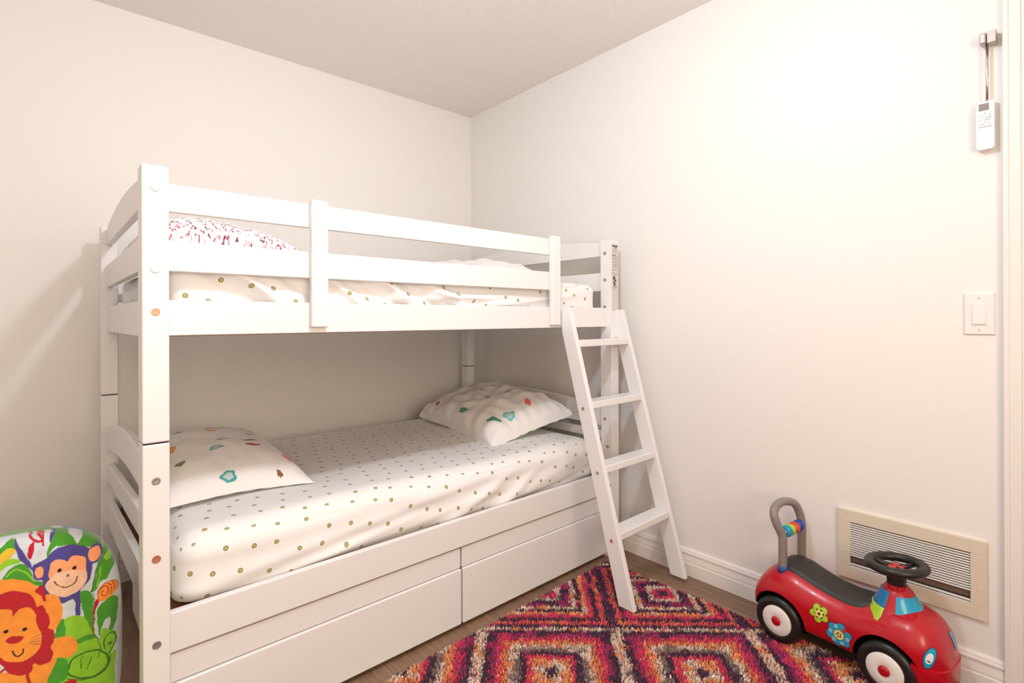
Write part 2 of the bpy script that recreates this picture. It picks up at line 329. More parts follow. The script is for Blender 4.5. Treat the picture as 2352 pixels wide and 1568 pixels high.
def mattress(name, x0, x1, y0, y1, z0, z1, rad, label, wr=.5, folds=()):
    """rounded box in cloth-space with creases; arclength uv"""
    cx, cy, cz = (x0+x1)/2, (y0+y1)/2, (z0+z1)/2; hx, hy, hz = (x1-x0)/2, (y1-y0)/2, (z1-z0)/2
    bm = bmesh.new(); bmesh.ops.create_cube(bm, size=2)
    for f_ax, n in ((0, 190), (1, 70), (2, 30)):
        es = [e for e in bm.edges if abs((e.verts[0].co-e.verts[1].co)[f_ax]) > 1e-3 and all(abs((e.verts[0].co-e.verts[1].co)[k]) < 1e-3 for k in range(3) if k != f_ax)]
        bmesh.ops.subdivide_edges(bm, edges=es, cuts=n, use_grid_fill=True)
    bm.verts.ensure_lookup_table(); fl = {}
    uvl = bm.loops.layers.uv.new('cloth')
    for f in bm.faces:
        n = f.normal if f.normal.length > .5 else f.normal
        c = f.calc_center_median(); ax = max(range(3), key=lambda k: abs(c[k]))
        for l in f.loops:
            p = l.vert.co; X, Y_, Z_ = p.x*hx, p.y*hy, p.z*hz
            if ax == 2: l[uvl].uv = (X, Y_)
            elif ax == 1: l[uvl].uv = (X, (Z_-hz - hy) if c.y < 0 else (hy + hz - Z_))
            else: l[uvl].uv = ((-hx - (hz-Z_)) if c.x < 0 else (hx + hz - Z_), Y_)
    for v in bm.verts:
        p = Vector((v.co.x*hx, v.co.y*hy, v.co.z*hz))
        rt_ = rad*(1.0)
        q = Vector((max(-hx+rt_, min(hx-rt_, p.x)), max(-hy+rt_, min(hy-rt_, p.y)), max(-hz+min(rt_, .05), min(hz-rt_, p.z))))
        d = p-q; rr = rt_ if p.z > q.z or abs(p.z-q.z) < 1e-6 else rt_
        if d.length > 1e-6:
            if p.z < q.z: d.z *= 1
            nrm = d.normalized(); res = q + nrm*min(rt_, max(abs(d.x), abs(d.y), abs(d.z)))
        else: nrm = Vector((0, 0, 1)); res = p
        W = Vector((cx, cy, cz))+res
        side = min(1, abs(nrm.y)*1.2+abs(nrm.x))
        a = noise.noise(Vector((W.x*1.6, W.y*2, W.z*5)))*.010 + noise.noise(Vector((W.x*5+W.z*9, W.y*4, W.z*16)))*.0055*wr
        for (fx, fz, ang, wd, amp, ln_) in folds:
            dx, dz = W.x-fx, W.z-fz; ca, sa_ = math.cos(ang), math.sin(ang); al = dx*ca+dz*sa_; pr = -dx*sa_+dz*ca
            if nrm.y < -.3: a += amp*math.exp(-(pr/wd)**2)*math.exp(-(al/ln_)**4)
        if nrm.z > .5: a = noise.noise(Vector((W.x*2.2, W.y*2.2, 0)))*.010 + noise.noise(Vector((W.x*9, W.y*5, 1)))*.0022
        if nrm.z < -.5: a = 0
        v.co = W+nrm*a
    o = obj(name, bm, M_sheet, None, smooth=True)
    o.location = P0; o.rotation_euler = (0, 0, BY)
    return tag(o, label, 'mattress')
mattress('mattress', -1.237, .515, .040, 1.095, .380, .574, .070, 'lower bunk mattress in a white fitted sheet with olive dots', .9,
    folds=((-.95, .40, .12, .012, .008, .5), (-.75, .47, .10, .02, .006, .7), (-.25, .44, .35, .022, .012, .22), (-.1, .40, .45, .018, .012, .2), (.1, .44, .2, .03, .010, .25), (.3, .41, .18, .02, -.008, .25), (-.5, .43, .08, .018, .007, .5)))
mattress('mattress', -1.246, .508, .036, 1.09, 1.146, 1.316, .040, 'upper bunk mattress in a crumpled white sheet with olive dots', 1.0,
    folds=tuple((-1.1+.105*i+.03*math.sin(i*5), 1.24, -.62+.02*i, .014+.004*math.sin(i*3), .019*(1 if i % 2 else -.6), .17) for i in range(8)) + ((-.45, 1.25, -.1, .014, .014, .35), (-.2, 1.235, .04, .012, .012, .4), (-.05, 1.215, .10, .012, .010, .35)))

def pillow(name, loc, size, rot, base, shapes, label, wr=1.0, nu=260, nv=220, puff=.5, seedv=0.0, corner=.10, group=None, dense=None, m=None):
    hx, hy, hz = size[0]/2, size[1]/2, size[2]/2
    U = np.linspace(-1, 1, nu); Vv = np.linspace(-1, 1, nv); V = []; uv = []
    for side in (1, -1):
        for u in U:
            for v in Vv:
                k = (max(0, 1-abs(u)**2.6)*max(0, 1-abs(v)**2.6))**puff
                px = hx*u*(1-.10*(1-abs(v)**2)*abs(u)**1.5*-1 - corner*(1-abs(v)**3)*abs(u)); py = hy*v*(1-corner*(1-abs(u)**3)*abs(v))
                x = hx*u*(1-corner*(1-v*v)*abs(u)**2); y = hy*v*(1-corner*(1-u*u)*abs(v)**2)
                z = side*hz*k*(1.0 if side > 0 else .12)
                nz = noise.noise(Vector((x*7+seedv, y*7, side*3)))*.012 + noise.noise(Vector((x*22+seedv, y*15, side)))*.0045
                edge = (abs(u)**6+abs(v)**6)/2
                z += nz*wr*(.35+k) * (1 if side > 0 else .3) + .006*wr*edge*math.sin(24*(u if abs(v) > abs(u) else v)+seedv)*k**.5
                V.append((x, y, z)); uv.append((u, v, side))
    N = nu*nv; F = []
    for s_ in (0, 1):
        for i in range(nu-1):
            for j in range(nv-1):
                a = s_*N+i*nv+j; q = (a, a+nv, a+nv+1, a+1); F.append(q if s_ == 0 else q[::-1])
    me = bpy.data.meshes.new(name); me.from_pydata(V, [], F)
    uv = np.array(uv); C = np.tile(np.array(base[:3]), (len(uv), 1))
    if dense: C = dense(uv, np.array(V), C)
    for (u, v, ru, rv, ang, col, ring) in shapes:
        du = (uv[:, 0]-u)*hx; dv = (uv[:, 1]-v)*hy; ca, sa_ = math.cos(ang), math.sin(ang)
        a = (du*ca+dv*sa_)/(ru*hx); b = (-du*sa_+dv*ca)/(rv*hx)
        wob = 1+.12*np.sin(3*np.arctan2(b, a)+u*17)+.08*np.sin(5*np.arctan2(b, a)+v*23); r = np.sqrt(a*a+b*b)/wob
        msk = (r < 1) & (uv[:, 2] > 0)
        C[msk] = np.array(col[:3])*(1.0)
        if ring: m2 = (r < .6) & (uv[:, 2] > 0); C[m2] = np.array(col[:3])*.45+np.array(base[:3])*.55
    me.polygons.foreach_set('use_smooth', [True]*len(me.polygons))
    vcol(me, C)
    bm = bmesh.new(); bm.from_mesh(me); bmesh.ops.remove_doubles(bm, verts=bm.verts, dist=1e-5); bm.to_mesh(me); bm.free()
    o = link(name, me, m or M_print); o.location = loc; o.rotation_euler = rot
    return tag(o, label, 'pillow', group)
M_print = attrmat('printed_cotton')
TEAL = srgb(62, 160, 160); ORG = srgb(232, 160, 72); NAVY = srgb(38, 38, 72); RED = srgb(172, 52, 50); CORAL = srgb(238, 104, 100); OLIVE = srgb(120, 132, 50); MINT = srgb(118, 205, 205); BRN = srgb(140, 92, 66); GRN = srgb(78, 150, 118)
PB = (0.88, 0.855, 0.83)
#PILLOWS
pillow('pillow', (-1.700, -.685, .612), (.465, .72, .21), (math.radians(4), math.radians(2), .02), PB, [
    (.42, -.20, .115, .05, .1, NAVY, 0), (.40, -.36, .12, .05, 0, RED, 0), (.83, -.62, .09, .10, .3, CORAL, 0), (-.12, -.90, .10, .10, 0, TEAL, 1), (-.12, -.35, .10, .065, .5, TEAL, 1),
    (.05, -.10, .08, .05, 0, TEAL, 1), (.02, .25, .09, .05, .1, ORG, 0), (-.72, -.1, .14, .14, .5, ORG, 0), (-.4, .42, .09, .03, .1, NAVY, 0), (.08, .55, .08, .035, 0, RED, 0), (.22, .48, .09, .03, .2, NAVY, 0),
    (.55, .1, .06, .04, .3, TEAL, 0), (.75, .4, .06, .06, .3, RED, 0), (-.65, -.55, .07, .07, .5, OLIVE, 0), (.55, -.93, .04, .06, .2, BRN, 0)],
    'flatter white leaf-print pillow on the lower bunk, far from the ladder', .7, seedv=2.0)
pillow('pillow', (-.385, -.695, .632), (.50, .74, .27), (math.radians(3), math.radians(-12), -.10), PB, [
    (-.80, -.15, .06, .13, .2, GRN, 0), (-.30, .35, .14, .10, .6, ORG, 0), (-.78, .62, .06, .05, .2, RED, 0), (.12, .62, .11, .04, -.3, RED, 0), (.38, .22, .10, .06, -.2, NAVY, 0), (.72, .10, .11, .06, -.6, RED, 0),
    (-.22, -.22, .05, .07, -.5, BRN, 1), (.28, -.22, .10, .05, .1, srgb(150, 120, 80), 1), (-.66, -.78, .06, .16, .8, GRN, 0), (-.32, -.82, .12, .13, 0, MINT, 1), (.25, -.72, .06, .14, -.4, CORAL, 0),
    (.84, -.66, .07, .14, .1, RED, 0), (.90, -.36, .07, .13, -.1, OLIVE, 0), (-.05, .10, .06, .04, .6, OLIVE, 1), (-.02, .30, .05, .03, .3, TEAL, 1)],
    'plump white pillow with bright leaf print beside the ladder, lower bunk', 1.8, seedv=9.0, puff=.33, corner=.06)
def floral(uv, V, C):
    r_ = np.random.default_rng(5); n = 2600; P = r_.uniform(-1, 1, (n, 2)); pal = np.array([srgb(120, 45, 60)[:3], srgb(85, 60, 62)[:3], srgb(205, 105, 120)[:3], srgb(150, 60, 70)[:3], srgb(228, 160, 168)[:3]])
    for k in range(n):
        a = r_.uniform(0, 3.14); ln_ = r_.uniform(.012, .026); wd = r_.uniform(.006, .012)
        du = (uv[:, 0]-P[k, 0]); dv = (uv[:, 1]-P[k, 1])*1.3
        msk = (((du*math.cos(a)+dv*math.sin(a))/ln_)**2+((-du*math.sin(a)+dv*math.cos(a))/wd)**2) < 1
        C[msk] = pal[k % 5]
    return C
pillow('pillow', (-1.752, -.79, 1.338), (.43, .74, .275), (math.radians(0), math.radians(3), .03), (.90, .86, .84), [],
    'upper bunk pillow with a small pink and plum floral print', .6, seedv=4.0, dense=floral, nu=260, nv=300, puff=.34, corner=.05)
pillow('pillow', (-.535, -.74, 1.352), (.44, .62, .19), (math.radians(4), math.radians(-4), .15), (.90, .86, .82), [],
    'plain white pillow lying at the ladder end of the upper bunk', 1.5, seedv=14.0)

# ---------------------------------------------------------------- wall fittings
# return-air grille
vent = empty('air_vent_grille', (0, -2.425, .34), 0, 'large cream return-air grille low on the right wall', 'vent')
M_vent = mat('vent_cream', (.74, .66, .53, 1), .45); M_ventw = mat('vent_slat_white', (.86, .84, .80, 1), .4)
VY0, VY1, VZ0, VZ1 = -2.627, -2.223, .219, .463; IY0, IY1, IZ0, IZ1 = -2.588, -2.263, .261, .4205
def vb(bm, y0, y1, z0, z1, x0, x1): box(bm, x0, x1, y0+2.425, y1+2.425, z0-.34, z1-.34)
bm = bmesh.new(); vb(bm, VY0, VY1, VZ0, IZ0, -.012, 0); vb(bm, VY0, VY1, IZ1, VZ1, -.012, 0); vb(bm, VY0, IY0, IZ0, IZ1, -.012, 0); vb(bm, IY1, VY1, IZ0, IZ1, -.012, 0)
obj('frame', bm, M_vent, vent, bev=.0015)
bm = bmesh.new(); vb(bm, IY0, IY1, IZ0, IZ1, -.0016, -.0004); obj('duct_opening', bm, M_dark, vent)
bm = bmesh.new(); vb(bm, IY0+.001, IY1-.001, .280, .302, -.0035, -.0014); obj('damper', bm, mat('damper_brown', srgb(105, 84, 68), .7), vent)
pitch = .0079; z = .2625; k = 0
while z < .419:
    if not (.277 < z < .302):
        bm = bmesh.new(); prism(bm, [(-.0100, z-.34), (-.0095, z+.0030-.34), (-.0030, z+.0038-.34), (-.0030, z+.0018-.34)], 'y', IY0+2.425, IY1+2.425); obj('slat', bm, M_ventw, vent)
    z += pitch
for (y, zz) in ((-2.250, .335), (-2.606, .335)):
    bm = bmesh.new(); lathe(bm, [(.0035, -.0119), (.0035, -.0130), (.002, -.0138)], (0, y+2.425, zz-.34-.02), axis='x', seg=14); obj('screw', bm, M_vent, vent)
# light switch
sw = empty('light_switch', (0, -2.610, 1.160), 0, 'white rocker light switch beside the door casing', 'switch')
def frustum(bm, y, z, x0, x1, ins):
    a = [bm.verts.new((x0, sy*y, sz*z)) for sy, sz in ((-1, -1), (1, -1), (1, 1), (-1, 1))]; b = [bm.verts.new((x1, sy*(y-ins), sz*(z-ins))) for sy, sz in ((-1, -1), (1, -1), (1, 1), (-1, 1))]
    bm.faces.new(a); bm.faces.new(b)
    for i in range(4): bm.faces.new((a[i], a[(i+1) % 4], b[(i+1) % 4], b[i]))
M_plate = mat('switch_plastic', (.86, .83, .81, 1), .3)
bm = bmesh.new(); frustum(bm, .0375, .0655, 0, -.007, .004); obj('switch_plate', bm, M_plate, sw, bev=.001)
bm = bmesh.new(); box(bm, -.0085, -.0065, -.0180, .0180, -.0350, .0350); obj('switch_bezel', bm, M_plate, sw, bev=.0006)
bm = bmesh.new(); v = box(bm, -.0125, -.0080, -.0150, .0150, -.0310, .0310)
for q in v:
    if q.co.x < -.012 and q.co.z > 0: q.co.x += .003
obj('switch_rocker', bm, M_plate, sw, bev=.0008)
for zz in (.049, -.049):
    bm = bmesh.new(); lathe(bm, [(.0022, -.0066), (.0022, -.0076), (.001, -.0079)], (0, 0, zz), axis='x', seg=12); obj('screw', bm, M_steel, sw)
# remote control hanging below a steel hook
rem = empty('remote_control', (0, -2.628, 1.73), 0, 'white air conditioner remote hanging high on the right wall', 'remote control')
M_rem = mat('remote_plastic', (.88, .86, .85, 1), .35)
def yz(bm, y0, y1, z0, z1, x0, x1): box(bm, x0, x1, y0, y1, z0-1.73, z1-1.73)
def rounded(w_, h_, r, n=6, rb=None):
    pts = []; rb = rb or r
    for (cx, cy, a0, r) in ((w_/2-r, h_/2-r, 0, r), (-w_/2+r, h_/2-r, 90, r), (-w_/2+rb, -h_/2+rb, 180, rb), (w_/2-rb, -h_/2+rb, 270, rb)):
        for i in range(n+1): a = math.radians(a0+90*i/n); pts.append((cx+r*math.cos(a), cy+r*math.sin(a)))
    return pts
bm = bmesh.new(); prism(bm, rounded(.0420, .146, .003, rb=.009), 'x', -.027, -.010); obj('remote_body', bm, M_rem, rem, bev=.0012)
bm = bmesh.new(); box(bm, -.0277, -.0268, -.0085, .0145, .045, .066); obj('display', bm, mat('lcd_grey', srgb(140, 128, 126), .25), rem)
bm = bmesh.new(); box(bm, -.0281, -.0270, -.0165, .0172, -.0048, -.0040); obj('flap_seam', bm, mat('seam_grey', (.10, .08, .08, 1), .6), rem)
bm = bmesh.new(); r_ = random.Random(4)
for zz in (.036, .029, .0225, .016, .010, .004):
    y = -.013
    while y < .013:
        l_ = r_.uniform(.001, .004)
        if r_.random() < .62: box(bm, -.0276, -.0269, y, min(.0145, y+l_), zz-.0006, zz+r_.uniform(.0003, .0012))
        y += l_+.0016
obj('remote_lettering', bm, mat('remote_ink', (.05, .04, .04, 1), .6), rem)
hk = empty('wall_hook_bracket', (0, -2.636, 1.99), 0, 'brushed steel bracket with a thin rod, above the remote', 'bracket')
M_chrome = mat('brushed_steel', (.50, .45, .41, 1), .38, metal=.7)
bm = bmesh.new(); box(bm, -.036, -.001, -.018, .003, -.018, .018); obj('bracket_block', bm, M_chrome, hk, bev=.002)
bm = bmesh.new(); box(bm, -.040, -.008, .004, .020, -.016, .016); obj('bracket_block', bm, M_chrome, hk, bev=.004)
bm = bmesh.new(); tube(bm, [(-.022, .004, -.016), (-.022, .004, -.188)], .0042, 14); obj('rod', bm, mat('chrome', (.80, .78, .76, 1), .12, metal=1), hk, smooth=True)
bm = bmesh.new(); tube(bm, [(-.022, .004, -.186), (-.022, .004, -.200)], .0052, 14); obj('rod_tip', bm, mat('chrome', (1, 1, 1, 1)), hk, smooth=True)

# ---------------------------------------------------------------- rug
RA = math.radians(2.6); rug = empty('area_rug', (-.205, -1.318, 0), RA, 'multicolour shag rug with nested diamond stripes in pink, orange, plum and cream', 'rug')
RWX, RWY = 1.75, 2.2
bm = bmesh.new(); box(bm, -RWX, 0, -RWY, 0, .0005, .008); obj('rug_backing', bm, mat('rug_backing', srgb(120, 60, 70), .95), rug)
PAL = np.array([srgb(74, 34, 72)[:3], srgb(238, 218, 198)[:3], srgb(242, 150, 98)[:3], srgb(244, 100, 96)[:3], srgb(232, 56, 108)[:3], srgb(180, 44, 108)[:3], srgb(150, 128, 120)[:3], srgb(250, 170, 112)[:3]])
def rug_colour(x, y, rr):
    """x,y local to the rug; concentric stripes inside diamonds on a lattice"""
    Ls = .342; cx, cy = -.757, -.337
    def nz(a, b, f, s):
        return (np.sin(a*f*1.3+s)+np.sin(b*f*1.7+s*2.1)+np.sin((a+b)*f*.9+s*.7)+np.sin((a-b)*f*2.3+s*1.9))/4
    jx = nz(x, y, 37, 1)*.006 + rr[:, 0]*.006; jy = nz(x, y, 41, 5)*.006 + rr[:, 1]*.006
    P = (x-cx+jx)+(y-cy+jy); Q = (x-cx+jx)-(y-cy+jy)
    i = np.round(P/(2*Ls)); j = np.round(Q/(2*Ls)); p = np.abs(P-2*Ls*i)/Ls; q = np.abs(Q-2*Ls*j)/Ls
    d = np.maximum(p, q); NS = 12; k = np.minimum(np.floor(d*NS), NS-1).astype(int)
    side = (p > q).astype(int)
    seqs = np.array([[0, 1, 7, 4, 0, 6, 1, 2, 4, 5, 0, 1], [5, 1, 0, 4, 1, 0, 7, 3, 0, 4, 0, 1], [2, 0, 1, 4, 0, 5, 1, 3, 0, 4, 0, 1], [0, 4, 1, 0, 5, 1, 0, 7, 4, 0, 3, 0], [4, 1, 0, 7, 5, 0, 1, 4, 0, 3, 0, 1]])
    cell = (np.abs(i*3+j*5).astype(int)) % 5
    c = seqs[cell, k]
    # space-dyed yarn: colour drifts along a stripe
    along = np.where(side == 1, Q, P); h = np.sin(along*19+k*7.3+i*3.1)+np.sin(along*47+k*3.1+j*2.2)*.6
    alt = np.array([5, 7, 7, 2, 3, 0, 1, 1])[c]; c = np.where(h > 1.05, alt, c)
    alt2 = np.array([0, 6, 3, 4, 5, 4, 0, 3])[c]; c = np.where(h < -1.3, alt2, c)
    C = PAL[c]*(1+(rr[:, 2:3])*.22); m_ = rr[:, 3] > .92; C[m_] = PAL[(c[m_]+3) % 8]
    return np.clip(C, 0, 1)
sp = .0048; gx = np.arange(-1.62, -.002, sp); gy = np.arange(-1.55, -.002, sp); X, Y = np.meshgrid(gx, gy, indexing='ij'); X = X.ravel(); Y = Y.ravel()
keep = (Y + X*0.876) > -1.55
X, Y = X[keep], Y[keep]; n = len(X); rr = rng.uniform(-1, 1, (n, 6)); X = X+rr[:, 4]*sp*.45; Y = Y+rr[:, 5]*sp*.45
X = np.clip(X, -RWX, -.001); Y = np.clip(Y, -RWY, -.001)
CC = rug_colour(X, Y, rr); hgt = .010+.006*rng.uniform(0, 1, n); ang = rng.uniform(0, math.pi, n); wd = .0026; lean = rng.uniform(-.006, .006, (n, 2))
dx, dy = np.cos(ang)*wd, np.sin(ang)*wd; z0 = .006
VV = np.zeros((n, 5, 3)); VV[:, 0] = np.stack([X-dx, Y-dy, np.full(n, z0)], 1); VV[:, 1] = np.stack([X+dx, Y+dy, np.full(n, z0)], 1)
VV[:, 2] = np.stack([X+dx*1.1+lean[:, 0]*.6, Y+dy*1.1+lean[:, 1]*.6, z0+hgt*.65], 1); VV[:, 3] = np.stack([X+lean[:, 0], Y+lean[:, 1], z0+hgt], 1); VV[:, 4] = np.stack([X-dx*1.1+lean[:, 0]*.6, Y-dy*1.1+lean[:, 1]*.6, z0+hgt*.65], 1)
me = bpy.data.meshes.new('rug_pile'); base = (np.arange(n)*5)[:, None]
me.from_pydata(VV.reshape(-1, 3).tolist(), [], (base+np.arange(5)[None, :]).tolist()); vcol(me, np.repeat(CC, 5, 0))
pile = link('rug_pile', me, attrmat('rug_yarn', rough=.95, sheen=.3, bump=0), rug); pile['kind'] = 'stuff'

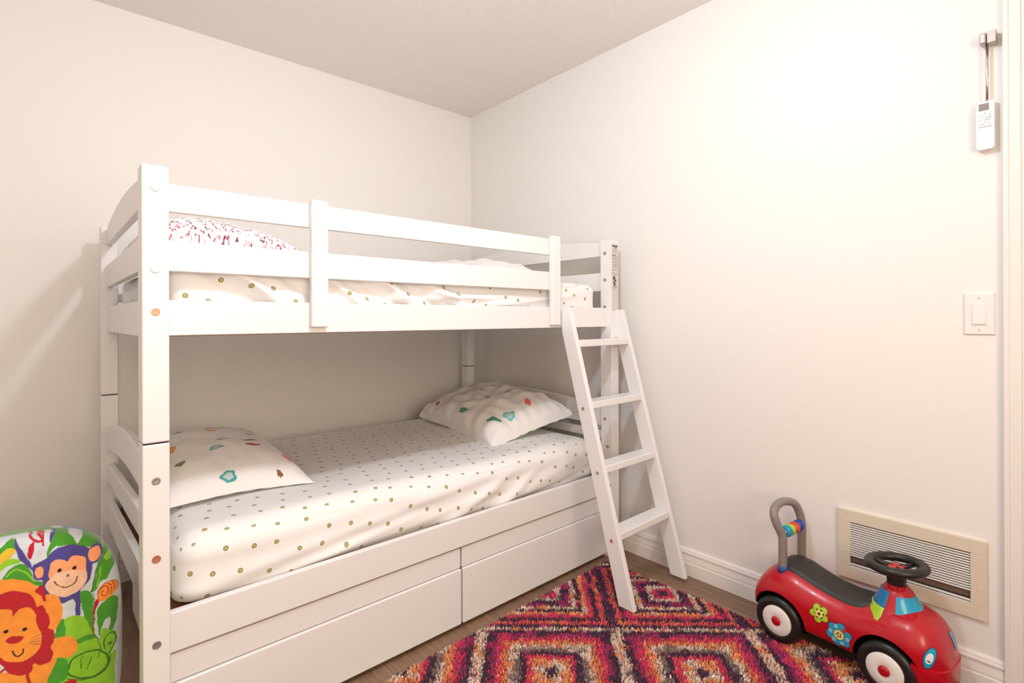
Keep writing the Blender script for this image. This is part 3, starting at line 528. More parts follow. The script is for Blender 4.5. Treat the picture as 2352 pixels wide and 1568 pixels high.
# ---------------------------------------------------------------- child's padded seat with jungle print (bottom left)
PRINT=[('p','G',[(0.014,0.597),(0.025,0.601),(0.031,0.607),(0.036,0.612),(0.05,0.612),(0.055,0.592),(0.042,0.589),(0.025,0.584)]),('p','Y',[(0.014,0.585),(0.025,0.589),(0.038,0.598),(0.052,0.592),(0.045,0.578),(0.032,0.564),(0.018,0.551)]),('p','L',[(0.025,0.564),(0.041,0.575),(0.062,0.568),(0.056,0.562),(0.036,0.56),(0.025,0.551)]),('p','G',[(0.029,0.532),(0.036,0.545),(0.043,0.553),(0.06,0.56),(0.073,0.551),(0.081,0.533),(0.086,0.516),(0.1,0.505),(0.098,0.496),(0.071,0.513),(0.047,0.526)]),('l','L',[(0.036,0.537),(0.054,0.549),(0.071,0.536),(0.086,0.512)],0.003),('p','U',[(0.049,0.613),(0.055,0.605),(0.067,0.581),(0.081,0.551),(0.083,0.538),(0.077,0.545),(0.062,0.565),(0.054,0.585)]),('l','R',[(0.076,0.615),(0.079,0.622),(0.09,0.615),(0.1,0.603),(0.097,0.598),(0.086,0.603),(0.078,0.61),(0.076,0.615)],0.005),('l','R',[(0.096,0.625),(0.101,0.61),(0.102,0.588)],0.004),('p','R',[(0.081,0.598),(0.086,0.599),(0.084,0.576),(0.079,0.564),(0.074,0.572),(0.075,0.589)]),('p','U',[(0.101,0.618),(0.108,0.622),(0.114,0.627),(0.124,0.629),(0.123,0.599),(0.118,0.589),(0.114,0.596),(0.114,0.615),(0.103,0.612)]),('p','G',[(0.109,0.558),(0.111,0.579),(0.118,0.595),(0.128,0.611),(0.148,0.614),(0.187,0.603),(0.215,0.599),(0.21,0.594),(0.185,0.591),(0.168,0.594),(0.158,0.6),(0.148,0.6),(0.138,0.587),(0.12,0.576)]),('p','G',[(0.168,0.574),(0.16,0.589),(0.148,0.601),(0.14,0.594),(0.128,0.579),(0.148,0.577),(0.172,0.565),(0.191,0.558),(0.213,0.557),(0.215,0.59),(0.189,0.591),(0.177,0.585)]),('p','W',[(0.158,0.599),(0.181,0.594),(0.209,0.595),(0.194,0.593),(0.179,0.589),(0.168,0.574)]),('p','U',[(0.148,0.618),(0.16,0.621),(0.213,0.605),(0.218,0.6),(0.209,0.597),(0.164,0.609)]),('p','L',[(0.214,0.587),(0.225,0.591),(0.237,0.57),(0.248,0.541),(0.253,0.523),(0.224,0.543),(0.214,0.557)]),('p','G',[(0.22,0.544),(0.237,0.542),(0.25,0.529),(0.253,0.501),(0.237,0.483),(0.224,0.457),(0.215,0.452),(0.193,0.445),(0.204,0.477),(0.208,0.512),(0.218,0.522)]),('p','L',[(0.224,0.532),(0.241,0.538),(0.245,0.526),(0.237,0.511),(0.224,0.515)]),('l','D',[(0.243,0.54),(0.226,0.531),(0.208,0.506),(0.2,0.468),(0.195,0.447)],0.003),('l','L',[(0.215,0.499),(0.212,0.475),(0.206,0.454)],0.003),('p','W',[(0.214,0.463),(0.232,0.468),(0.255,0.494),(0.257,0.448),(0.253,0.416),(0.208,0.437)]),('p','U',[(0.083,0.544),(0.086,0.551),(0.1,0.555),(0.108,0.559),(0.12,0.571),(0.136,0.576),(0.156,0.575),(0.177,0.566),(0.191,0.555),(0.2,0.56),(0.213,0.557),(0.22,0.544),(0.217,0.526),(0.208,0.515),(0.198,0.515),(0.196,0.496),(0.19,0.476),(0.175,0.462),(0.16,0.449),(0.137,0.443),(0.119,0.458),(0.104,0.476),(0.101,0.501),(0.099,0.51),(0.088,0.515),(0.083,0.53)]),('p','U',[(0.16,0.457),(0.172,0.463),(0.173,0.433),(0.172,0.398),(0.163,0.4),(0.161,0.44),(0.137,0.439),(0.131,0.453)]),('p','F',[(0.189,0.539),(0.193,0.552),(0.206,0.554),(0.215,0.545),(0.214,0.529),(0.206,0.521),(0.196,0.522),(0.19,0.53)]),('p','F',[(0.087,0.534),(0.09,0.542),(0.099,0.542),(0.102,0.534),(0.102,0.519),(0.094,0.517),(0.088,0.526)]),('p','F',[(0.115,0.506),(0.114,0.536),(0.119,0.547),(0.131,0.549),(0.143,0.544),(0.148,0.539),(0.156,0.547),(0.168,0.547),(0.181,0.538),(0.185,0.524),(0.184,0.508),(0.181,0.496),(0.147,0.496)]),('p','M',[(0.106,0.494),(0.113,0.507),(0.127,0.518),(0.148,0.517),(0.17,0.511),(0.184,0.503),(0.187,0.488),(0.181,0.471),(0.168,0.459),(0.147,0.453),(0.129,0.46),(0.112,0.476)]),('d','K',(0.133,0.522),0.0045),('d','K',(0.162,0.519),0.0045),('d','B',(0.148,0.505),0.0032),('l','B',[(0.123,0.499),(0.131,0.485),(0.145,0.477),(0.158,0.479),(0.165,0.487),(0.167,0.496)],0.003),('p','L',[(0.123,0.364),(0.131,0.395),(0.143,0.4),(0.16,0.4),(0.178,0.392),(0.189,0.376),(0.197,0.345),(0.208,0.319),(0.214,0.291),(0.232,0.27),(0.247,0.266),(0.243,0.229),(0.231,0.167),(0.099,0.229),(0.113,0.286),(0.123,0.311)]),('p','G',[(0.123,0.364),(0.129,0.39),(0.139,0.4),(0.144,0.369),(0.139,0.349),(0.127,0.351)]),('p','G',[(0.172,0.452),(0.191,0.449),(0.198,0.43),(0.199,0.385),(0.201,0.343),(0.208,0.319),(0.199,0.333),(0.189,0.367),(0.18,0.392)]),('p','G',[(0.159,0.333),(0.176,0.34),(0.197,0.338),(0.205,0.326),(0.191,0.326),(0.168,0.327)]),('p','G',[(0.127,0.306),(0.147,0.292),(0.147,0.25),(0.123,0.239),(0.103,0.228),(0.113,0.273)]),('p','G',[(0.207,0.396),(0.221,0.41),(0.237,0.416),(0.249,0.409),(0.252,0.394),(0.248,0.353),(0.241,0.328),(0.23,0.327),(0.235,0.35),(0.233,0.364),(0.223,0.362),(0.216,0.346),(0.211,0.323),(0.207,0.36)]),('p','L',[(0.212,0.325),(0.22,0.342),(0.234,0.328),(0.248,0.314),(0.245,0.284),(0.234,0.269),(0.214,0.291)]),('l','D',[(0.223,0.285),(0.22,0.3),(0.225,0.317),(0.236,0.321),(0.246,0.309),(0.245,0.29),(0.236,0.276),(0.23,0.268)],0.003),('d','D',(0.233,0.293),0.0041),('l','D',[(0.149,0.27),(0.157,0.291),(0.18,0.297),(0.208,0.29),(0.227,0.266),(0.228,0.244),(0.214,0.228),(0.188,0.228),(0.159,0.244),(0.148,0.26)],0.004),('l','D',[(0.174,0.259),(0.173,0.279),(0.178,0.29)],0.002),('l','D',[(0.186,0.251),(0.191,0.268),(0.195,0.28)],0.002),('l','D',[(0.207,0.27),(0.212,0.281)],0.002),('l','D',[(0.147,0.244),(0.18,0.227),(0.21,0.224),(0.229,0.235),(0.234,0.261)],0.003),('l','D',[(0.199,0.441),(0.202,0.384),(0.198,0.342),(0.208,0.319),(0.214,0.288)],0.002),('p','O',[(0.21,0.439),(0.219,0.453),(0.232,0.456),(0.246,0.451),(0.253,0.438),(0.248,0.426),(0.237,0.416),(0.223,0.414),(0.208,0.414),(0.207,0.429)]),('l','R',[(0.21,0.42),(0.208,0.434),(0.215,0.446),(0.226,0.448),(0.231,0.438),(0.226,0.426),(0.218,0.425),(0.216,0.435),(0.221,0.438)],0.002),('l','R',[(0.228,0.453),(0.238,0.441),(0.234,0.422)],0.002),('l','R',[(0.239,0.451),(0.245,0.44),(0.241,0.426)],0.002),('l','R',[(0.209,0.44),(0.219,0.453),(0.232,0.456),(0.246,0.451),(0.253,0.439),(0.247,0.426)],0.002),('p','R',[(0.205,0.422),(0.211,0.413),(0.203,0.398),(0.2,0.38),(0.199,0.34),(0.198,0.341),(0.198,0.399)]),('p','O',[(-0.027,0.551),(0.025,0.534),(0.047,0.529),(0.071,0.518),(0.09,0.499),(0.095,0.49),(0.105,0.473),(0.117,0.471),(0.129,0.459),(0.137,0.435),(0.138,0.411),(0.131,0.39),(0.119,0.373),(0.107,0.378),(-0.028,0.446)]),('p','R',[(0.087,0.488),(0.1,0.498),(0.106,0.475),(0.107,0.456),(0.102,0.458),(0.099,0.471)]),('p','O',[(-0.028,0.348),(0.024,0.315),(0.08,0.313),(0.125,0.313),(0.119,0.283),(0.109,0.262),(0.104,0.227),(-0.028,0.289)]),('p','O',[(0.115,0.34),(0.123,0.356),(0.135,0.357),(0.151,0.352),(0.163,0.339),(0.167,0.324),(0.164,0.307),(0.151,0.3),(0.135,0.305),(0.119,0.318)]),('p','R',[(-0.021,0.502),(0.004,0.503),(0.025,0.501),(0.039,0.503),(0.058,0.498),(0.075,0.486),(0.086,0.469),(0.09,0.449),(0.099,0.449),(0.106,0.438),(0.107,0.428),(0.113,0.418),(0.114,0.401),(0.112,0.388),(0.12,0.381),(0.123,0.366),(0.121,0.351),(0.116,0.341),(0.12,0.325),(0.117,0.308),(0.107,0.302),(0.095,0.304),(0.085,0.313),(0.08,0.295),(0.069,0.292),(0.05,0.299),(0.037,0.314),(0.025,0.337),(-0.011,0.365),(-0.028,0.446)]),('p','O',[(-0.007,0.462),(0.014,0.467),(0.025,0.465),(0.036,0.463),(0.045,0.456),(0.048,0.44),(0.056,0.452),(0.067,0.455),(0.08,0.448),(0.088,0.432),(0.09,0.405),(0.097,0.384),(0.099,0.363),(0.095,0.346),(0.086,0.334),(0.069,0.326),(0.048,0.331),(0.034,0.341),(0.017,0.363),(-0.002,0.391),(-0.009,0.426)]),('d','K',(0.036,0.409),0.0045),('d','K',(0.068,0.401),0.0045),('p','R',[(0.036,0.389),(0.045,0.393),(0.059,0.389),(0.067,0.384),(0.058,0.374),(0.045,0.375),(0.037,0.382)]),('l','K',[(0.047,0.357),(0.05,0.346),(0.057,0.341),(0.064,0.346),(0.066,0.355)],0.003),('l','B',[(0.08,0.374),(0.097,0.378)],0.001),('l','B',[(0.078,0.37),(0.098,0.369)],0.001),('l','B',[(0.076,0.367),(0.098,0.362)],0.001),('l','B',[(0.075,0.364),(0.097,0.354)],0.001),('l','R',[(0.073,0.293),(0.077,0.258),(0.08,0.238)],0.006),('l','R',[(0.024,0.315),(0.035,0.323)],0.005),('p','R',[(0.121,0.238),(0.143,0.24),(0.165,0.234),(0.155,0.203),(0.115,0.222)])]
seat = empty('toddler_seat', (-2.27, -1.06, 0), 0, 'small padded toddler seat with cartoon lion and monkey print, left of the bunk bed', 'toddler seat')
PC = {'G': srgb(70, 152, 34), 'L': srgb(140, 200, 40), 'D': srgb(58, 112, 24), 'U': srgb(76, 66, 140), 'O': srgb(250, 150, 52), 'R': srgb(186, 16, 34), 'K': srgb(22, 16, 16), 'F': srgb(252, 164, 112), 'M': srgb(244, 196, 164), 'Y': srgb(226, 190, 50), 'B': srgb(120, 72, 60), 'W': srgb(206, 212, 218), 'T': srgb(20, 100, 150)}
def inpoly(px, pz, poly):
    ins = np.zeros(len(px), bool); n = len(poly)
    for i in range(n):
        x1, y1 = poly[i]; x2, y2 = poly[(i+1) % n]
        if y1 == y2: continue
        c = ((y1 > pz) != (y2 > pz)) & (px < (x2-x1)*(pz-y1)/(y2-y1)+x1); ins ^= c
    return ins
def segdist(px, pz, pts):
    d = np.full(len(px), 9.)
    for (x1, y1), (x2, y2) in zip(pts, pts[1:]):
        L2 = (x2-x1)**2+(y2-y1)**2+1e-12; t = np.clip(((px-x1)*(x2-x1)+(pz-y1)*(y2-y1))/L2, 0, 1); d = np.minimum(d, np.hypot(px-x1-t*(x2-x1), pz-y1-t*(y2-y1)))
    return d
AX, BZ, CZ, NE = .262, .312, .303, 3.4
NG = 420; g = np.linspace(-1, 1, NG); UU, VV2 = np.meshgrid(g, g, indexing='ij'); UU = UU.ravel(); VV2 = VV2.ravel()
mxr = np.maximum(np.abs(UU), np.abs(VV2)); nrm_ = (np.abs(UU)**NE+np.abs(VV2)**NE)**(1/NE)+1e-9
sx, sz = AX*UU/nrm_*mxr, BZ*VV2/nrm_*mxr
wr_ = (np.sin(sx*21+sz*9)+np.sin(sz*27-sx*13))*.0014
depth = -.028 - .052*np.sqrt(np.clip(1-mxr**5, 0, 1)) + wr_*(1-mxr**8)
C = np.tile(np.array(PC['W'][:3]), (len(sx), 1)); jig = .0011
qx = sx + np.sin(sz*240)*jig*.5; qz = sz+CZ + np.sin(sx*230)*jig*.5
for it in PRINT:
    col = np.array(PC[it[1]][:3])
    if it[0] == 'p':
        pts = [(v.x, v.y) for v in catmull([(a, b, 0) for a, b in it[2]], 4, True)]; C[inpoly(qx, qz, pts)] = col
    elif it[0] == 'd': C[np.hypot(qx-it[2][0], qz-it[2][1]) < it[3]] = col
    else:
        pts = [(v.x, v.y) for v in catmull([(a, b, 0) for a, b in it[2]], 4)]; C[segdist(qx, qz, pts) < it[3]*.5] = col
mott = (np.sin(sx*95+3*np.sin(sz*60))*np.sin(sz*83+2*np.sin(sx*71)))[:, None]; C = np.clip(C*(1+.07*mott), 0, 1)
# rim: continue the outer ring round the side to the back
ring = [i for i in range(0, NG)]; idx = lambda i, j: i*NG+j
per = [idx(i, 0) for i in range(NG)]+[idx(NG-1, j) for j in range(1, NG)]+[idx(i, NG-1) for i in range(NG-2, -1, -1)]+[idx(0, j) for j in range(NG-2, 0, -1)]
per = per[::6]
V = np.stack([sx, depth, sz+CZ], 1)
F = [(i*NG+j, (i+1)*NG+j, (i+1)*NG+j+1, i*NG+j+1) for i in range(NG-1) for j in range(NG-1)]
me = bpy.data.meshes.new('backrest'); me.from_pydata(V.tolist(), [], F); me.polygons.foreach_set('use_smooth', [True]*len(me.polygons)); vcol(me, C)
back = link('backrest', me, attrmat('plush_print', rough=.9, sheen=.4, bump=.3, bscale=300), seat); back['label'] = 'printed front with orange lion and purple monkey among leaves'
rows = []; Cs = []
for (dy, sc_) in ((0, 1.0), (.010, 1.004), (.028, 1.004), (.036, 1.003), (.065, .99), (.085, .95), (.092, .85), (.093, .0)):
    for p in per:
        x, z = sx[p]*sc_, sz[p]*sc_
        rows.append((x, -.028+dy, z+CZ)); a = math.atan2(sz[p], sx[p])
        c = tuple(C[p]) if dy < .03 else PC['W'][:3]
        if -.30 < a < .10 and dy > .03: c = PC['T'][:3]
        elif -.85 < a < -.62 and dy > .03: c = PC['T'][:3]
        elif 1.2 < a < 1.9 and dy > .02: c = PC['G'][:3]
        elif .9 < a < 1.15 and dy > .03: c = PC['T'][:3]
        Cs.append(c)
m_ = len(per); Fr = [(r*m_+k, r*m_+(k+1) % m_, (r+1)*m_+(k+1) % m_, (r+1)*m_+k) for r in range(7) for k in range(m_)]
me = bpy.data.meshes.new('padded_side'); me.from_pydata(rows, [], Fr); me.polygons.foreach_set('use_smooth', [True]*len(me.polygons)); vcol(me, np.array(Cs))
bm = bmesh.new(); bm.from_mesh(me); bmesh.ops.recalc_face_normals(bm, faces=bm.faces); bm.to_mesh(me); bm.free()
link('padded_side', me, attrmat('plush_print'), seat)
bm = bmesh.new(); box(bm, -.20, .20, -.42, -.085, .002, .15); sc_o = obj('seat_cushion', bm, mat('plush_green', PC['L'], .9, sheen=.3), seat, bev=.04, bseg=5)

# ---------------------------------------------------------------- ride-on car
car = empty('ride_on_car', (-.150, -2.293, .014), math.radians(-5), 'red plastic ride-on toy car with black seat, steering wheel and grey push handle', 'ride-on toy')
M_red = mat('red_plastic', srgb(184, 6, 28), .3, coat=.25, bump=.02, bscale=300, bdist=.0005)
M_blk = mat('black_plastic', (.016, .014, .013, 1), .38); M_seat = mat('seat_black', (.026, .022, .020, 1), .5, bump=.25, bscale=700, bdist=.0006)
M_tyre = mat('tyre_black', (.013, .012, .012, 1), .33); M_gry = mat('handle_grey', srgb(140, 128, 124), .36); M_disc = mat('hub_cream', (.84, .79, .75, 1), .35)
M_blue = mat('decal_blue', srgb(14, 160, 196), .25, coat=.3); M_lime = mat('decal_lime', srgb(170, 208, 50), .3, coat=.3)
def interp(tab, x):
    xs, ys = zip(*tab)
    # smooth (monotone-ish) interpolation
    return float(np.interp(x, xs, ys))
ZT = [(-.288, .120), (-.284, .150), (-.272, .180), (-.25, .212), (-.225, .238), (-.20, .254), (-.17, .262), (-.13, .257), (-.08, .240), (-.03, .228), (.02, .224), (.06, .226), (.10, .236), (.15, .250), (.20, .252), (.225, .243), (.245, .228), (.262, .205), (.274, .180), (.283, .150), (.287, .120)]
WD = [(-.288, .045), (-.282, .070), (-.268, .090), (-.245, .103), (-.21, .111), (-.15, .114), (-.06, .106), (.02, .104), (.09, .108), (.15, .114), (.20, .113), (.235, .105), (.262, .088), (.278, .062), (.287, .036)]
ZB = [(-.288, .105), (-.27, .085), (-.20, .068), (.0, .066), (.20, .066), (.25, .075), (.287, .115)]
def smooth_tab(tab, n=200):
    xs = np.linspace(tab[0][0], tab[-1][0], n); ys = np.interp(xs, *zip(*tab)); k = np.array([1, 2, 3, 4, 3, 2, 1.]); k /= k.sum()
    yp = np.convolve(np.pad(ys, 3, 'reflect', reflect_type='odd'), k, 'valid'); return list(zip(xs, yp))
ZT, WD, ZB = smooth_tab(ZT), smooth_tab(WD), smooth_tab(ZB)
def body_mesh():
    fs = np.concatenate([np.linspace(-.288, -.25, 12), np.linspace(-.245, .23, 48), np.linspace(.235, .287, 16)]); bm = bmesh.new(); rings = []; NS = 56
    for f in fs:
        zt, w_, zb = interp(ZT, f), interp(WD, f), interp(ZB, f); zm = zb+(zt-zb)*.40; ring = []
        for k in range(NS):
            a = 2*math.pi*k/NS; c, s = math.cos(a), math.sin(a); e = 2/2.5 if s > 0 else 2/5.0
            x = w_*math.copysign(abs(c)**(e if s > 0 else .4), c); z = zm + ((zt-zm) if s > 0 else (zm-zb))*math.copysign(abs(s)**e, s)
            ring.append(bm.verts.new((x, -f, z)))
        rings.append(ring)
    for a, b in zip(rings, rings[1:]):
        for k in range(NS): bm.faces.new((a[k], a[(k+1) % NS], b[(k+1) % NS], b[k]))
    bm.faces.new(rings[0]); bm.faces.new(rings[-1][::-1]); bmesh.ops.recalc_face_normals(bm, faces=bm.faces)
    return bm
bm = body_mesh(); BVH = BVHTree.FromBMesh(bm); me = bpy.data.meshes.new('body_solid'); bm.to_mesh(me); bm.free()
body0 = bpy.data.objects.new('body_solid', me); COL.objects.link(body0)
RF, FFW, WZ, WR = -.178, .145, .079, .078
bm = bmesh.new()
for f in (RF, FFW):
    for sx_ in (-1, 1): cyl(bm, (sx_*.095, -f, WZ+.004), WR+.0125, .085, 'x', 64)
mc = bpy.data.meshes.new('cutter'); bm.to_mesh(mc); bm.free(); cut = bpy.data.objects.new('cutter', mc); COL.objects.link(cut)
md = body0.modifiers.new('b', 'BOOLEAN'); md.operation = 'DIFFERENCE'; md.solver = 'EXACT'; md.object = cut
dg = bpy.context.evaluated_depsgraph_get(); nm = bpy.data.meshes.new_from_object(body0.evaluated_get(dg))
bpy.data.objects.remove(body0); bpy.data.objects.remove(cut)
nm.name = 'car_body'; nm.materials.clear()
for p in nm.polygons: p.use_smooth = True
nm.set_sharp_from_angle(angle=math.radians(42))
link('car_body', nm, M_red, car)
def hit(x, y, zdir=None, side=-1):
    """point on the body: side ray (x from outside) or from above"""
    if zdir: r = BVH.ray_cast(Vector((x, y, .5)), Vector((0, 0, -1)))
    else: r = BVH.ray_cast(Vector((side*.5, x, y)), Vector((-side, 0, 0)))
    return r[0], r[1]
# black arch liners and wheels
for f in (RF, FFW):
    for sx_ in (-1, 1):
        bm = bmesh.new(); R_ = WR+.0115; xin, xout = sx_*.054, sx_*.1085; N = 40; A = []; Bq = []
        for i in range(N+1):
            a = math.radians(-8+196*i/N); A.append(bm.verts.new((xin, -f+R_*math.cos(a), WZ+.004+R_*math.sin(a)))); Bq.append(bm.verts.new((xout if abs(f) < .17 or True else xout, -f+R_*math.cos(a), WZ+.004+R_*math.sin(a))))
        for i in range(N): bm.faces.new((A[i], A[i+1], Bq[i+1], Bq[i]))
        cv_ = bm.verts.new((xin, -f, WZ))
        for i in range(N): bm.faces.new((cv_, A[i+1], A[i]))
        # trim the liner so that it stays inside the body skin
        for v in bm.verts:
            if abs(v.co.x) > .1:
                h_ = BVH.ray_cast(Vector((sx_*.5, v.co.y, v.co.z)), Vector((-sx_, 0, 0)))
                v.co.x = sx_*max(.056, abs(h_[0].x)-.0015) if h_[0] is not None else sx_*.056
        obj('wheel_well', bm, M_blk, car, smooth=True)
        x0 = sx_*.074; x1 = sx_*.1155; s = sx_
        bm = bmesh.new(); lathe(bm, [(.03, x0), (.062, x0), (.072, x0+s*.003), (WR, x0+s*.012), (WR, x1-s*.012), (WR-.004, x1-s*.004), (.064, x1), (.052, x1+s*.0002), (.050, x1-s*.002), (.02, x1-s*.003)], (0, -f, WZ), axis='x', seg=64)
        wh = obj('wheel', bm, M_tyre, car, auto=50)
        bm = bmesh.new(); lathe(bm, [(.0495, x1-s*.003), (.0495, x1+s*.0005), (.047, x1+s*.003), (.030, x1+s*.0045), (.019, x1+s*.005), (.017, x1+s*.004), (.005, x1+s*.004)], (0, -f, WZ), axis='x', seg=56)
        hc = obj('wheel_disc', bm, M_disc, wh, auto=40); hc['label'] = 'cream wheel disc'
        bm = bmesh.new(); lathe(bm, [(.0155, x1+s*.003), (.0155, x1+s*.006), (.013, x1+s*.009), (.007, x1+s*.0108), (.002, x1+s*.011)], (0, -f, WZ), axis='x', seg=32)
        hb_ = obj('hub_cap', bm, M_red, wh, smooth=True); hb_['label'] = 'red domed hub'
# bumper skirt under the nose
bm = bmesh.new(); rings = []
outl = [(math.copysign(abs(math.cos(t))**.7, math.cos(t))*.104, abs(math.sin(t))**.7*.080) for t in np.linspace(0, math.pi, 29)]
for z, g_ in ((.038, -.004), (.042, 0), (.118, .004), (.126, .003), (.128, -.004)):
    rings.append([bm.verts.new((x*(1+g_*8), -(.207+y*(1+g_*8)), z)) for x, y in outl])
for a, b in zip(rings, rings[1:]):
    for k in range(len(outl)-1): bm.faces.new((a[k], a[k+1], b[k+1], b[k]))
    bm.faces.new((a[-1], a[0], b[0], b[-1]))
bm.faces.new(rings[0]); bm.faces.new(rings[-1][::-1]); obj('front_bumper', bm, M_red, car, auto=40)
# tail skirt (black) behind the rear wheels and chassis
bm = bmesh.new(); box(bm, -.055, .055, -.2, .235, .040, .072); obj('chassis', bm, M_blk, car, bev=.006)
# seat pad
NU, NV = 60, 25; V = []
for i in range(NU):
    t = i/(NU-1); f = -.205+t*(.098+.205); hw = .074*(1-abs(2*t-1)**7*.999)**.5*(1-.10*math.sin(math.pi*t)); hw = max(hw, .012)
    for j in range(NV):
        v = -1+2*j/(NV-1); x = hw*v; p, n_ = hit(x, -f, True); z = p.z if p else .2
        e = min(1-abs(v), (1-abs(2*t-1))*2.2); lift = .010*min(1, (e/.12))**.5 if e > 0 else 0
        gr = -.0035*math.exp(-((f+.125-.012*v)/.0022)**2) if abs(v) < .8 else 0
        V.append((x, -f, z-.001+lift+gr))
sp_ = grid_mesh('seat_pad', V, NU, NV, M_seat, car); sp_['label'] = 'black moulded seat pad'
# steering column housing (cone), dash patch and windshield patch
CB, CT = (0, -.135, .205), (0, -.142, .293)
def cone_pt(a, t, off=0):
    # a=0 forward, pi rear; t 0..1 bottom..top
    fl = (1-t)**2.2*.016
    rx = .078*(1-t)+.040*t+off+fl; rf = (.090 if math.cos(a) > 0 else .062)*(1-t)+.037*t+off+fl
    cx, cy, cz = (Vector(CB)*(1-t)+Vector(CT)*t)
    return Vector((cx+rx*math.sin(a), cy-rf*math.cos(a), cz+off*.3))
bm = bmesh.new(); rings = [[bm.verts.new(cone_pt(2*math.pi*k/56, t)) for k in range(56)] for t in (-.12, 0, .2, .4, .6, .8, .93)]
top1 = [bm.verts.new(cone_pt(2*math.pi*k/56, 1.0, -.003)) for k in range(56)]; rings.append(top1)
rings.append([bm.verts.new((.030*math.sin(2*math.pi*k/56), CT[1]-.028*math.cos(2*math.pi*k/56), CT[2]+.010)) for k in range(56)])
for a, b in zip(rings, rings[1:]):
    for k in range(56): bm.faces.new((a[k], a[(k+1) % 56], b[(k+1) % 56], b[k]))
bm.faces.new(rings[0]); bm.faces.new(rings[-1][::-1]); obj('steering_column', bm, M_red, car, auto=60)
def cone_patch(name, a0, a1, t0, t1, m, off=.0016, n=24, sh=None, label=None):
    V = []
    for i in range(n):
        for j in range(12):
            a = a0+(a1-a0)*i/(n-1); t = t0+(t1-t0)*j/11
            if sh: t = sh(a, t)
            V.append(cone_pt(a, t, off if 0 < i < n-1 and 0 < j < 11 else off*.2))
    o = grid_mesh(name, V, n, 12, m, car)
    if label: o['label'] = label
    return o
cone_patch('windshield', -1.30, 1.30, .06, .86, M_blue, label='sky blue windshield patch')
cone_patch('dash_sticker', 2.0, 4.55, .42, .93, mat('decal_deep_blue', srgb(10, 120, 176), .3, coat=.2), off=.002, label='blue dash patch')
cone_patch('dash_sticker', 3.0, 4.55, .0, .42, M_lime, off=.002, label='lime green dash patch')
# steering wheel
wc = Vector((0, -.140, .362)); TI = Matrix.Rotation(math.radians(-4), 4, 'X')
bm = bmesh.new(); RR, rr_ = .070, .0155; NR, NT = 64, 16; rings = []
for i in range(NR):
    a = 2*math.pi*i/NR; rings.append([bm.verts.new(wc+TI.to_3x3() @ Vector(((RR+rr_*math.cos(2*math.pi*k/NT))*math.cos(a), (RR+rr_*math.cos(2*math.pi*k/NT))*math.sin(a), rr_*.85*math.sin(2*math.pi*k/NT)))) for k in range(NT)])
for i in range(NR):
    for k in range(NT): bm.faces.new((rings[i][k], rings[(i+1) % NR][k], rings[(i+1) % NR][(k+1) % NT], rings[i][(k+1) % NT]))
swh = obj('steering_wheel', bm, M_blk, car, smooth=True); swh['label'] = 'black steering wheel'
for a in (math.radians(-30), math.radians(90), math.radians(210)):
    bm = bmesh.new(); tube(bm, [wc+Vector((.01*math.cos(a), .01*math.sin(a), -.012)), wc+Vector((.04*math.cos(a), .04*math.sin(a), -.008)), wc+Vector((RR*math.cos(a), RR*math.sin(a), 0))], [.010, .008, .007], 12); obj('wheel_spoke', bm, M_blk, swh, smooth=True)
bm = bmesh.new(); lathe(bm, [(.024, .300), (.026, .318), (.028, .340), (.026, .350), (.014, .3535)], (0, -.140, 0), seg=36); obj('steering_hub', bm, M_blk, swh, auto=50)
bm = bmesh.new(); box(bm, -.022, .022, -.158, -.122, .350, .359); hn = obj('horn_button', bm, mat('horn_red', srgb(206, 48, 56), .4), swh, bev=.003); hn['label'] = 'red horn button'
# push handle
pts = [(-.066, .181, .195), (-.066, .180, .26), (-.066, .180, .33), (-.067, .183, .365), (-.078, .194, .400), (-.080, .204, .432), (-.062, .209, .452), (-.026, .208, .464), (.020, .203, .460), (.055, .196, .445), (.074, .188, .41), (.078, .182, .37), (.074, .180, .33), (.073, .180, .26), (.073, .181, .195)]
bm = bmesh.new(); tube(bm, catmull(pts, 8), .0145, 18); hd = obj('push_handle', bm, M_gry, car, smooth=True); hd['label'] = 'grey looped push handle'
for x in (-.066, .073):
    p, _ = hit(x, .18, True); z = p.z if p else .2
    bm = bmesh.new(); lathe(bm, [(.0175, z-.012), (.0180, z+.002), (.0165, z+.010), (.0150, z+.012)], (x, .181, 0), seg=28); c_ = obj('handle_socket', bm, mat('socket_blue', srgb(52, 84, 140), .4), hd, smooth=True); c_['label'] = 'blue collar'
for k, (c, xa, xb) in enumerate(((srgb(20, 150, 190), -.052, -.026), (srgb(172, 200, 50), -.026, -.002), (srgb(222, 66, 48), -.002, .030), (srgb(18, 74, 160), .030, .064))):
    bm = bmesh.new(); n_ = 6; prof = []
    lathe(bm, [(.014, xa), (.0185, xa+.003), (.0205, (xa+xb)/2), (.0185, xb-.003), (.014, xb)], (0, .180, .372), axis='x', seg=28)
    r_ = obj('roller_ring', bm, mat('roller_%d' % k, c, .4), car, smooth=True); r_['label'] = ('teal', 'lime green', 'red orange', 'royal blue')[k]+' roller ring on the handle'
bm = bmesh.new(); tube(bm, [(-.066, .18, .372), (.073, .18, .372)], .009, 12); obj('roller_bar', bm, M_gry, car, smooth=True)
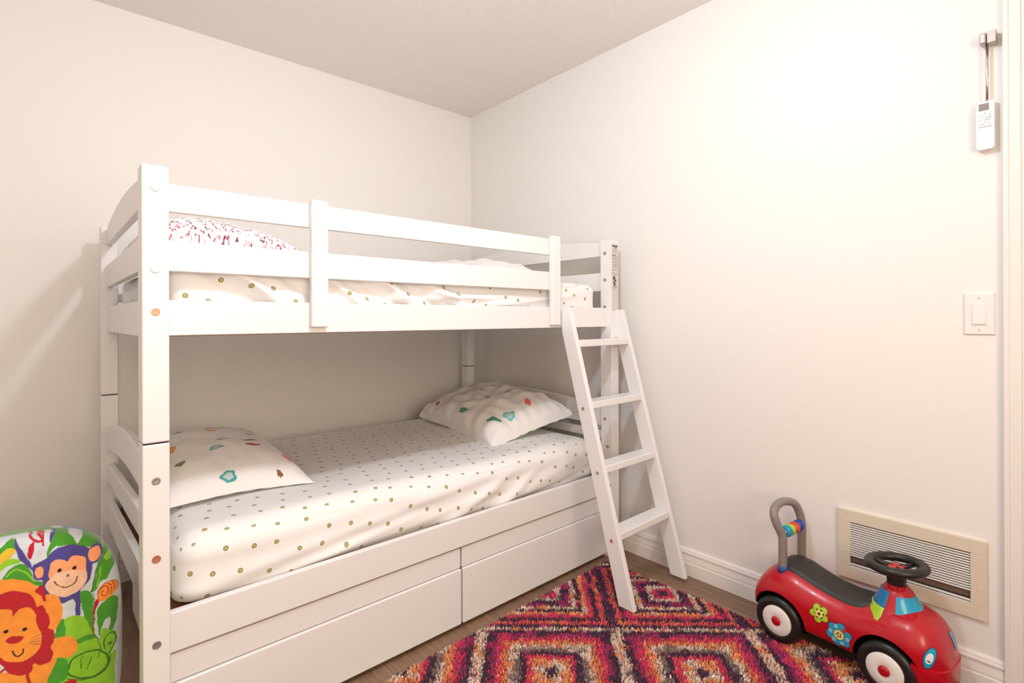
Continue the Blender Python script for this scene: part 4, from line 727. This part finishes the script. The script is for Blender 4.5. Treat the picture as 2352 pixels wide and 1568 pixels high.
# printed stickers that follow the body skin
def sticker(name, pts, m, off, label=None, side=-1, parent=None, n=1):
    bm = bmesh.new(); cx = sum(p[0] for p in pts)/len(pts); cz = sum(p[1] for p in pts)/len(pts); RN = 6; rings = []
    def P(y, z):
        h_ = BVH.ray_cast(Vector((side*.5, y, z)), Vector((-side, 0, 0)))
        return (h_[0]+h_[1].normalized()*off*(1 if h_[1].x*side > 0 else -1)) if h_[0] is not None else Vector((side*.1, y, z))
    c = bm.verts.new(P(cx, cz))
    for r in range(1, RN+1): rings.append([bm.verts.new(P(cx+(y-cx)*r/RN, cz+(z-cz)*r/RN)) for y, z in pts])
    N = len(pts)
    for k in range(N): bm.faces.new((c, rings[0][k], rings[0][(k+1) % N]))
    for a, b in zip(rings, rings[1:]):
        for k in range(N): bm.faces.new((a[k], b[k], b[(k+1) % N], a[(k+1) % N]))
    o = obj(name, bm, m, parent or car, smooth=True)
    if label: o['label'] = label
    return o
def flower(cy, cz, r, n, depth_, ph, sq=1.0, rot=0):
    out = []
    for i in range(72):
        a = 2*math.pi*i/72; q = r*(1-depth_+depth_*abs(math.cos(n*a/2+ph))**.7); x, z = q*math.cos(a), q*math.sin(a)*sq
        out.append((cy+x*math.cos(rot)-z*math.sin(rot), cz+x*math.sin(rot)+z*math.cos(rot)))
    return out
OFF_Y = .0
f1 = (.043, .160); f2 = (-.017, .120); M_ol = mat('sticker_olive', srgb(92, 122, 32), .4); M_yl = mat('sticker_yellow', srgb(240, 212, 120), .4); M_db = mat('sticker_navy', srgb(24, 60, 96), .4); M_bl = mat('sticker_blue', srgb(52, 150, 186), .35); M_lb = mat('sticker_pale_blue', srgb(130, 200, 220), .35)
s1 = sticker('flower_sticker', flower(*f1, .030, 5, .42, .4), M_ol, .0008, 'lime green leafy flower sticker'); sticker('flower_petal', flower(*f1, .0285, 5, .42, .4), M_lime, .0012, parent=s1)
sticker('flower_petal', flower(*f1, .0155, 6, .45, .1), mat('sticker_black', (.04, .04, .02, 1), .4), .0016, parent=s1)
for k in range(6):
    a = k*math.pi/3+.3; sticker('flower_petal', flower(f1[0]+.0085*math.cos(a), f1[1]+.0085*math.sin(a), .0048, 2, .2, 0, 1), M_yl, .0021, parent=s1)
s2 = sticker('flower_sticker', flower(*f2, .040, 6, .34, .9), M_db, .0008, 'blue flower sticker with yellow centre'); sticker('flower_petal', flower(*f2, .038, 6, .34, .9), M_bl, .0012, parent=s2)
for k in range(6):
    a = k*math.pi/3+.15; sticker('flower_petal', flower(f2[0]+.025*math.cos(a), f2[1]+.025*math.sin(a), .0070, 3, .3, k), M_lb if k != 2 else mat('sticker_red', srgb(190, 50, 50), .4), .0016, parent=s2)
sticker('flower_centre', flower(*f2, .0160, 8, .05, 0), M_db, .0017, parent=s2); sticker('flower_centre', flower(*f2, .0150, 8, .05, 0), M_yl, .0021, parent=s2)
for k in range(5):
    a = k*math.pi*2/5; sticker('flower_centre', flower(f2[0]+.0062*math.cos(a), f2[1]+.0062*math.sin(a), .0030, 3, .5, 0), M_db, .0025, parent=s2)
for sd in (-1, 1):
    hl = sticker('headlight', flower(-.248, .160, .029, 2, .0, 0, .42, rot=1.75), M_db, .0008, 'blue oval headlight with white centre', side=sd)
    sticker('headlight_ring', flower(-.248, .160, .0272, 2, .0, 0, .40, rot=1.75), M_blue, .0012, side=sd, parent=hl)
    sticker('headlight_lens', flower(-.248, .160, .0150, 2, .0, 0, .50, rot=1.75), mat('lens_white', (.86, .82, .84, 1), .25), .0017, side=sd, parent=hl)
    sticker('headlight_mark', flower(-.247, .153, .0040, 2, .0, 0, .4, rot=.5), M_blk, .0022, side=sd, parent=hl)
# small blue grille patch on the nose centre
V = []
for i in range(14):
    for j in range(10):
        x = .020+.024*i/13; z = .155+.045*j/9; h_ = BVH.ray_cast(Vector((x, -.6, z)), Vector((0, 1, 0))); q = h_[0]+Vector((0, -.0012, .0004)) if h_[0] is not None else Vector((x, -.28, z)); V.append(q)
g_ = grid_mesh('nose_sticker', V, 14, 10, M_blue, car); g_['label'] = 'pale blue nose sticker'
